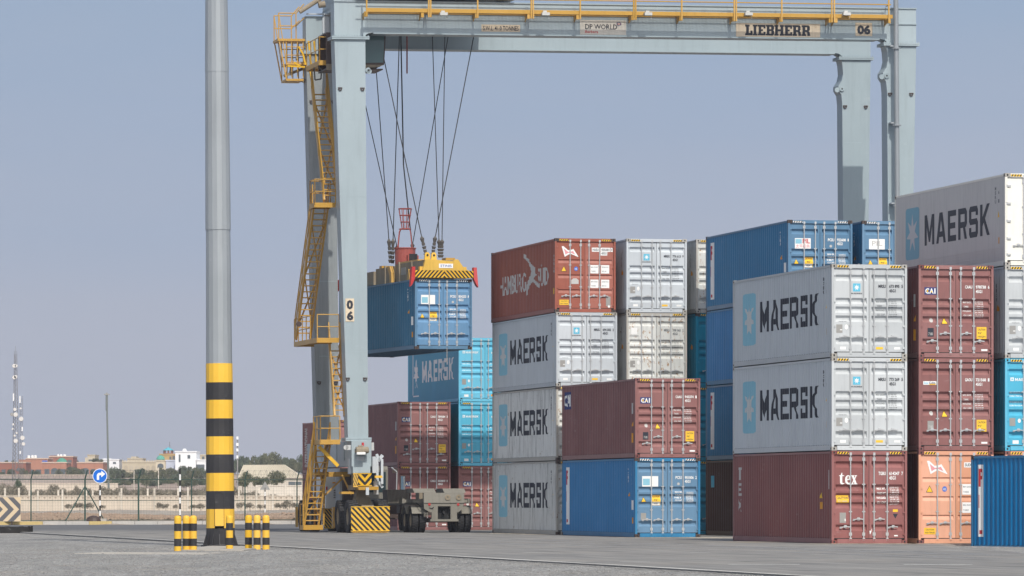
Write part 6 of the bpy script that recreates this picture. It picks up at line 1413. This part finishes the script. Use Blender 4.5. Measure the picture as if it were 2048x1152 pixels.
many([(px, yt, 948, wd, 1120 + 15 * (i % 4)) for i, (px, yt, wd) in enumerate(((470, 908, 30), (487, 903, 34), (503, 904, 34), (520, 906, 30), (532, 902, 34), (545, 899.5, 40), (562, 903, 32), (575, 907, 34), (590, 911, 30), (604, 904, 26), (618, 903, 30), (470, 925, 40), (500, 920, 46), (530, 918, 46), (560, 920, 46), (592, 922, 40), (612, 930, 30)))], "woods behind the pale hall",
     "grey green tree in the wood behind the pale ridged hall")
many([(px, yt, 998, wd, 640 + 10 * (i % 3)) for i, (px, yt, wd) in enumerate(((5, 962, 34), (20, 960, 30), (60, 979, 30), (95, 978, 36), (140, 981, 30), (170, 979, 30), (200, 983, 34), (222, 975, 30), (250, 974, 34), (275, 978, 34), (300, 976, 30), (325, 979, 34), (345, 978, 30), (372, 976, 34), (395, 974, 34), (490, 980, 30), (510, 978, 24)))], "dry scrub behind the low wall",
     "dry grey scrub bush behind the low cream wall", nm="bush", cat="bush", dry=True)
many([(px, yt, 1018, wd, 545) for i, (px, yt, wd) in enumerate(((138, 1006, 22), (160, 1001, 26), (180, 1003, 24), (205, 1007, 14), (318, 1003, 22), (332, 1004, 18), (352, 1009, 14), (388, 1006, 30), (402, 1005, 24), (482, 1000, 22), (500, 1003, 26), (560, 1002, 26), (575, 997, 26), (592, 1001, 22), (520, 1008, 20)))], "dry weeds at the foot of the low wall",
     "dry weed clump at the foot of the low cream wall", nm="weed_clump", cat="weeds", dry=True)
sc_ = random.Random(3)
many([(px, 962 + sc_.random() * 16, 999, 24 + sc_.random() * 16, 590 + 14 * (i % 5)) for i, px in enumerate(range(-4, 470, 13))], "dry scrub behind the low wall", "dry grey scrub bush behind the low cream wall", nm="bush", cat="bush", dry=True)
many([(px, 944 + sc_.random() * 12, 975, 26 + sc_.random() * 10, 930 + 14 * (i % 5)) for i, px in enumerate(range(218, 430, 15))], "dark trees in front of the cream and white buildings", "dark green tree in the band of trees below the cream and white buildings")
many([(px, 930 + sc_.random() * 10, 954, 16 + sc_.random() * 12, 1090 + 9 * (i % 5)) for i, px in enumerate((3, 22, 48, 70, 118, 150, 160, 186, 208, 214))], "bushes in front of the brick houses", "small grey green bush at the foot of the brick houses", nm="bush", cat="bush")
many([(px, 984 + sc_.random() * 6, 1000, 26 + sc_.random() * 14, 575 + 5 * (i % 3)) for i, px in enumerate(range(0, 620, 17))], "dry scrub behind the low wall", "dry grey scrub bush behind the low cream wall", nm="bush", cat="bush", dry=True)
# hazy air
mb = MB(); mb.box(-1000, 1000, -60, 3650, -3, 75); hzo = build("haze", mb, []); hm = bpy.data.materials.new("haze_air"); hm.use_nodes = True; hn = hm.node_tree.nodes; hn.clear()
ho = hn.new("ShaderNodeOutputMaterial"); hv = hn.new("ShaderNodeVolumePrincipled"); hv.inputs["Density"].default_value = .00015; hv.inputs["Color"].default_value = (.80, .84, .95, 1); hv.inputs["Anisotropy"].default_value = .0; hm.node_tree.links.new(hv.outputs[0], ho.inputs[1]); hzo.data.materials.append(hm); hzo["kind"] = "stuff"
SC.cycles.volume_max_steps = 64
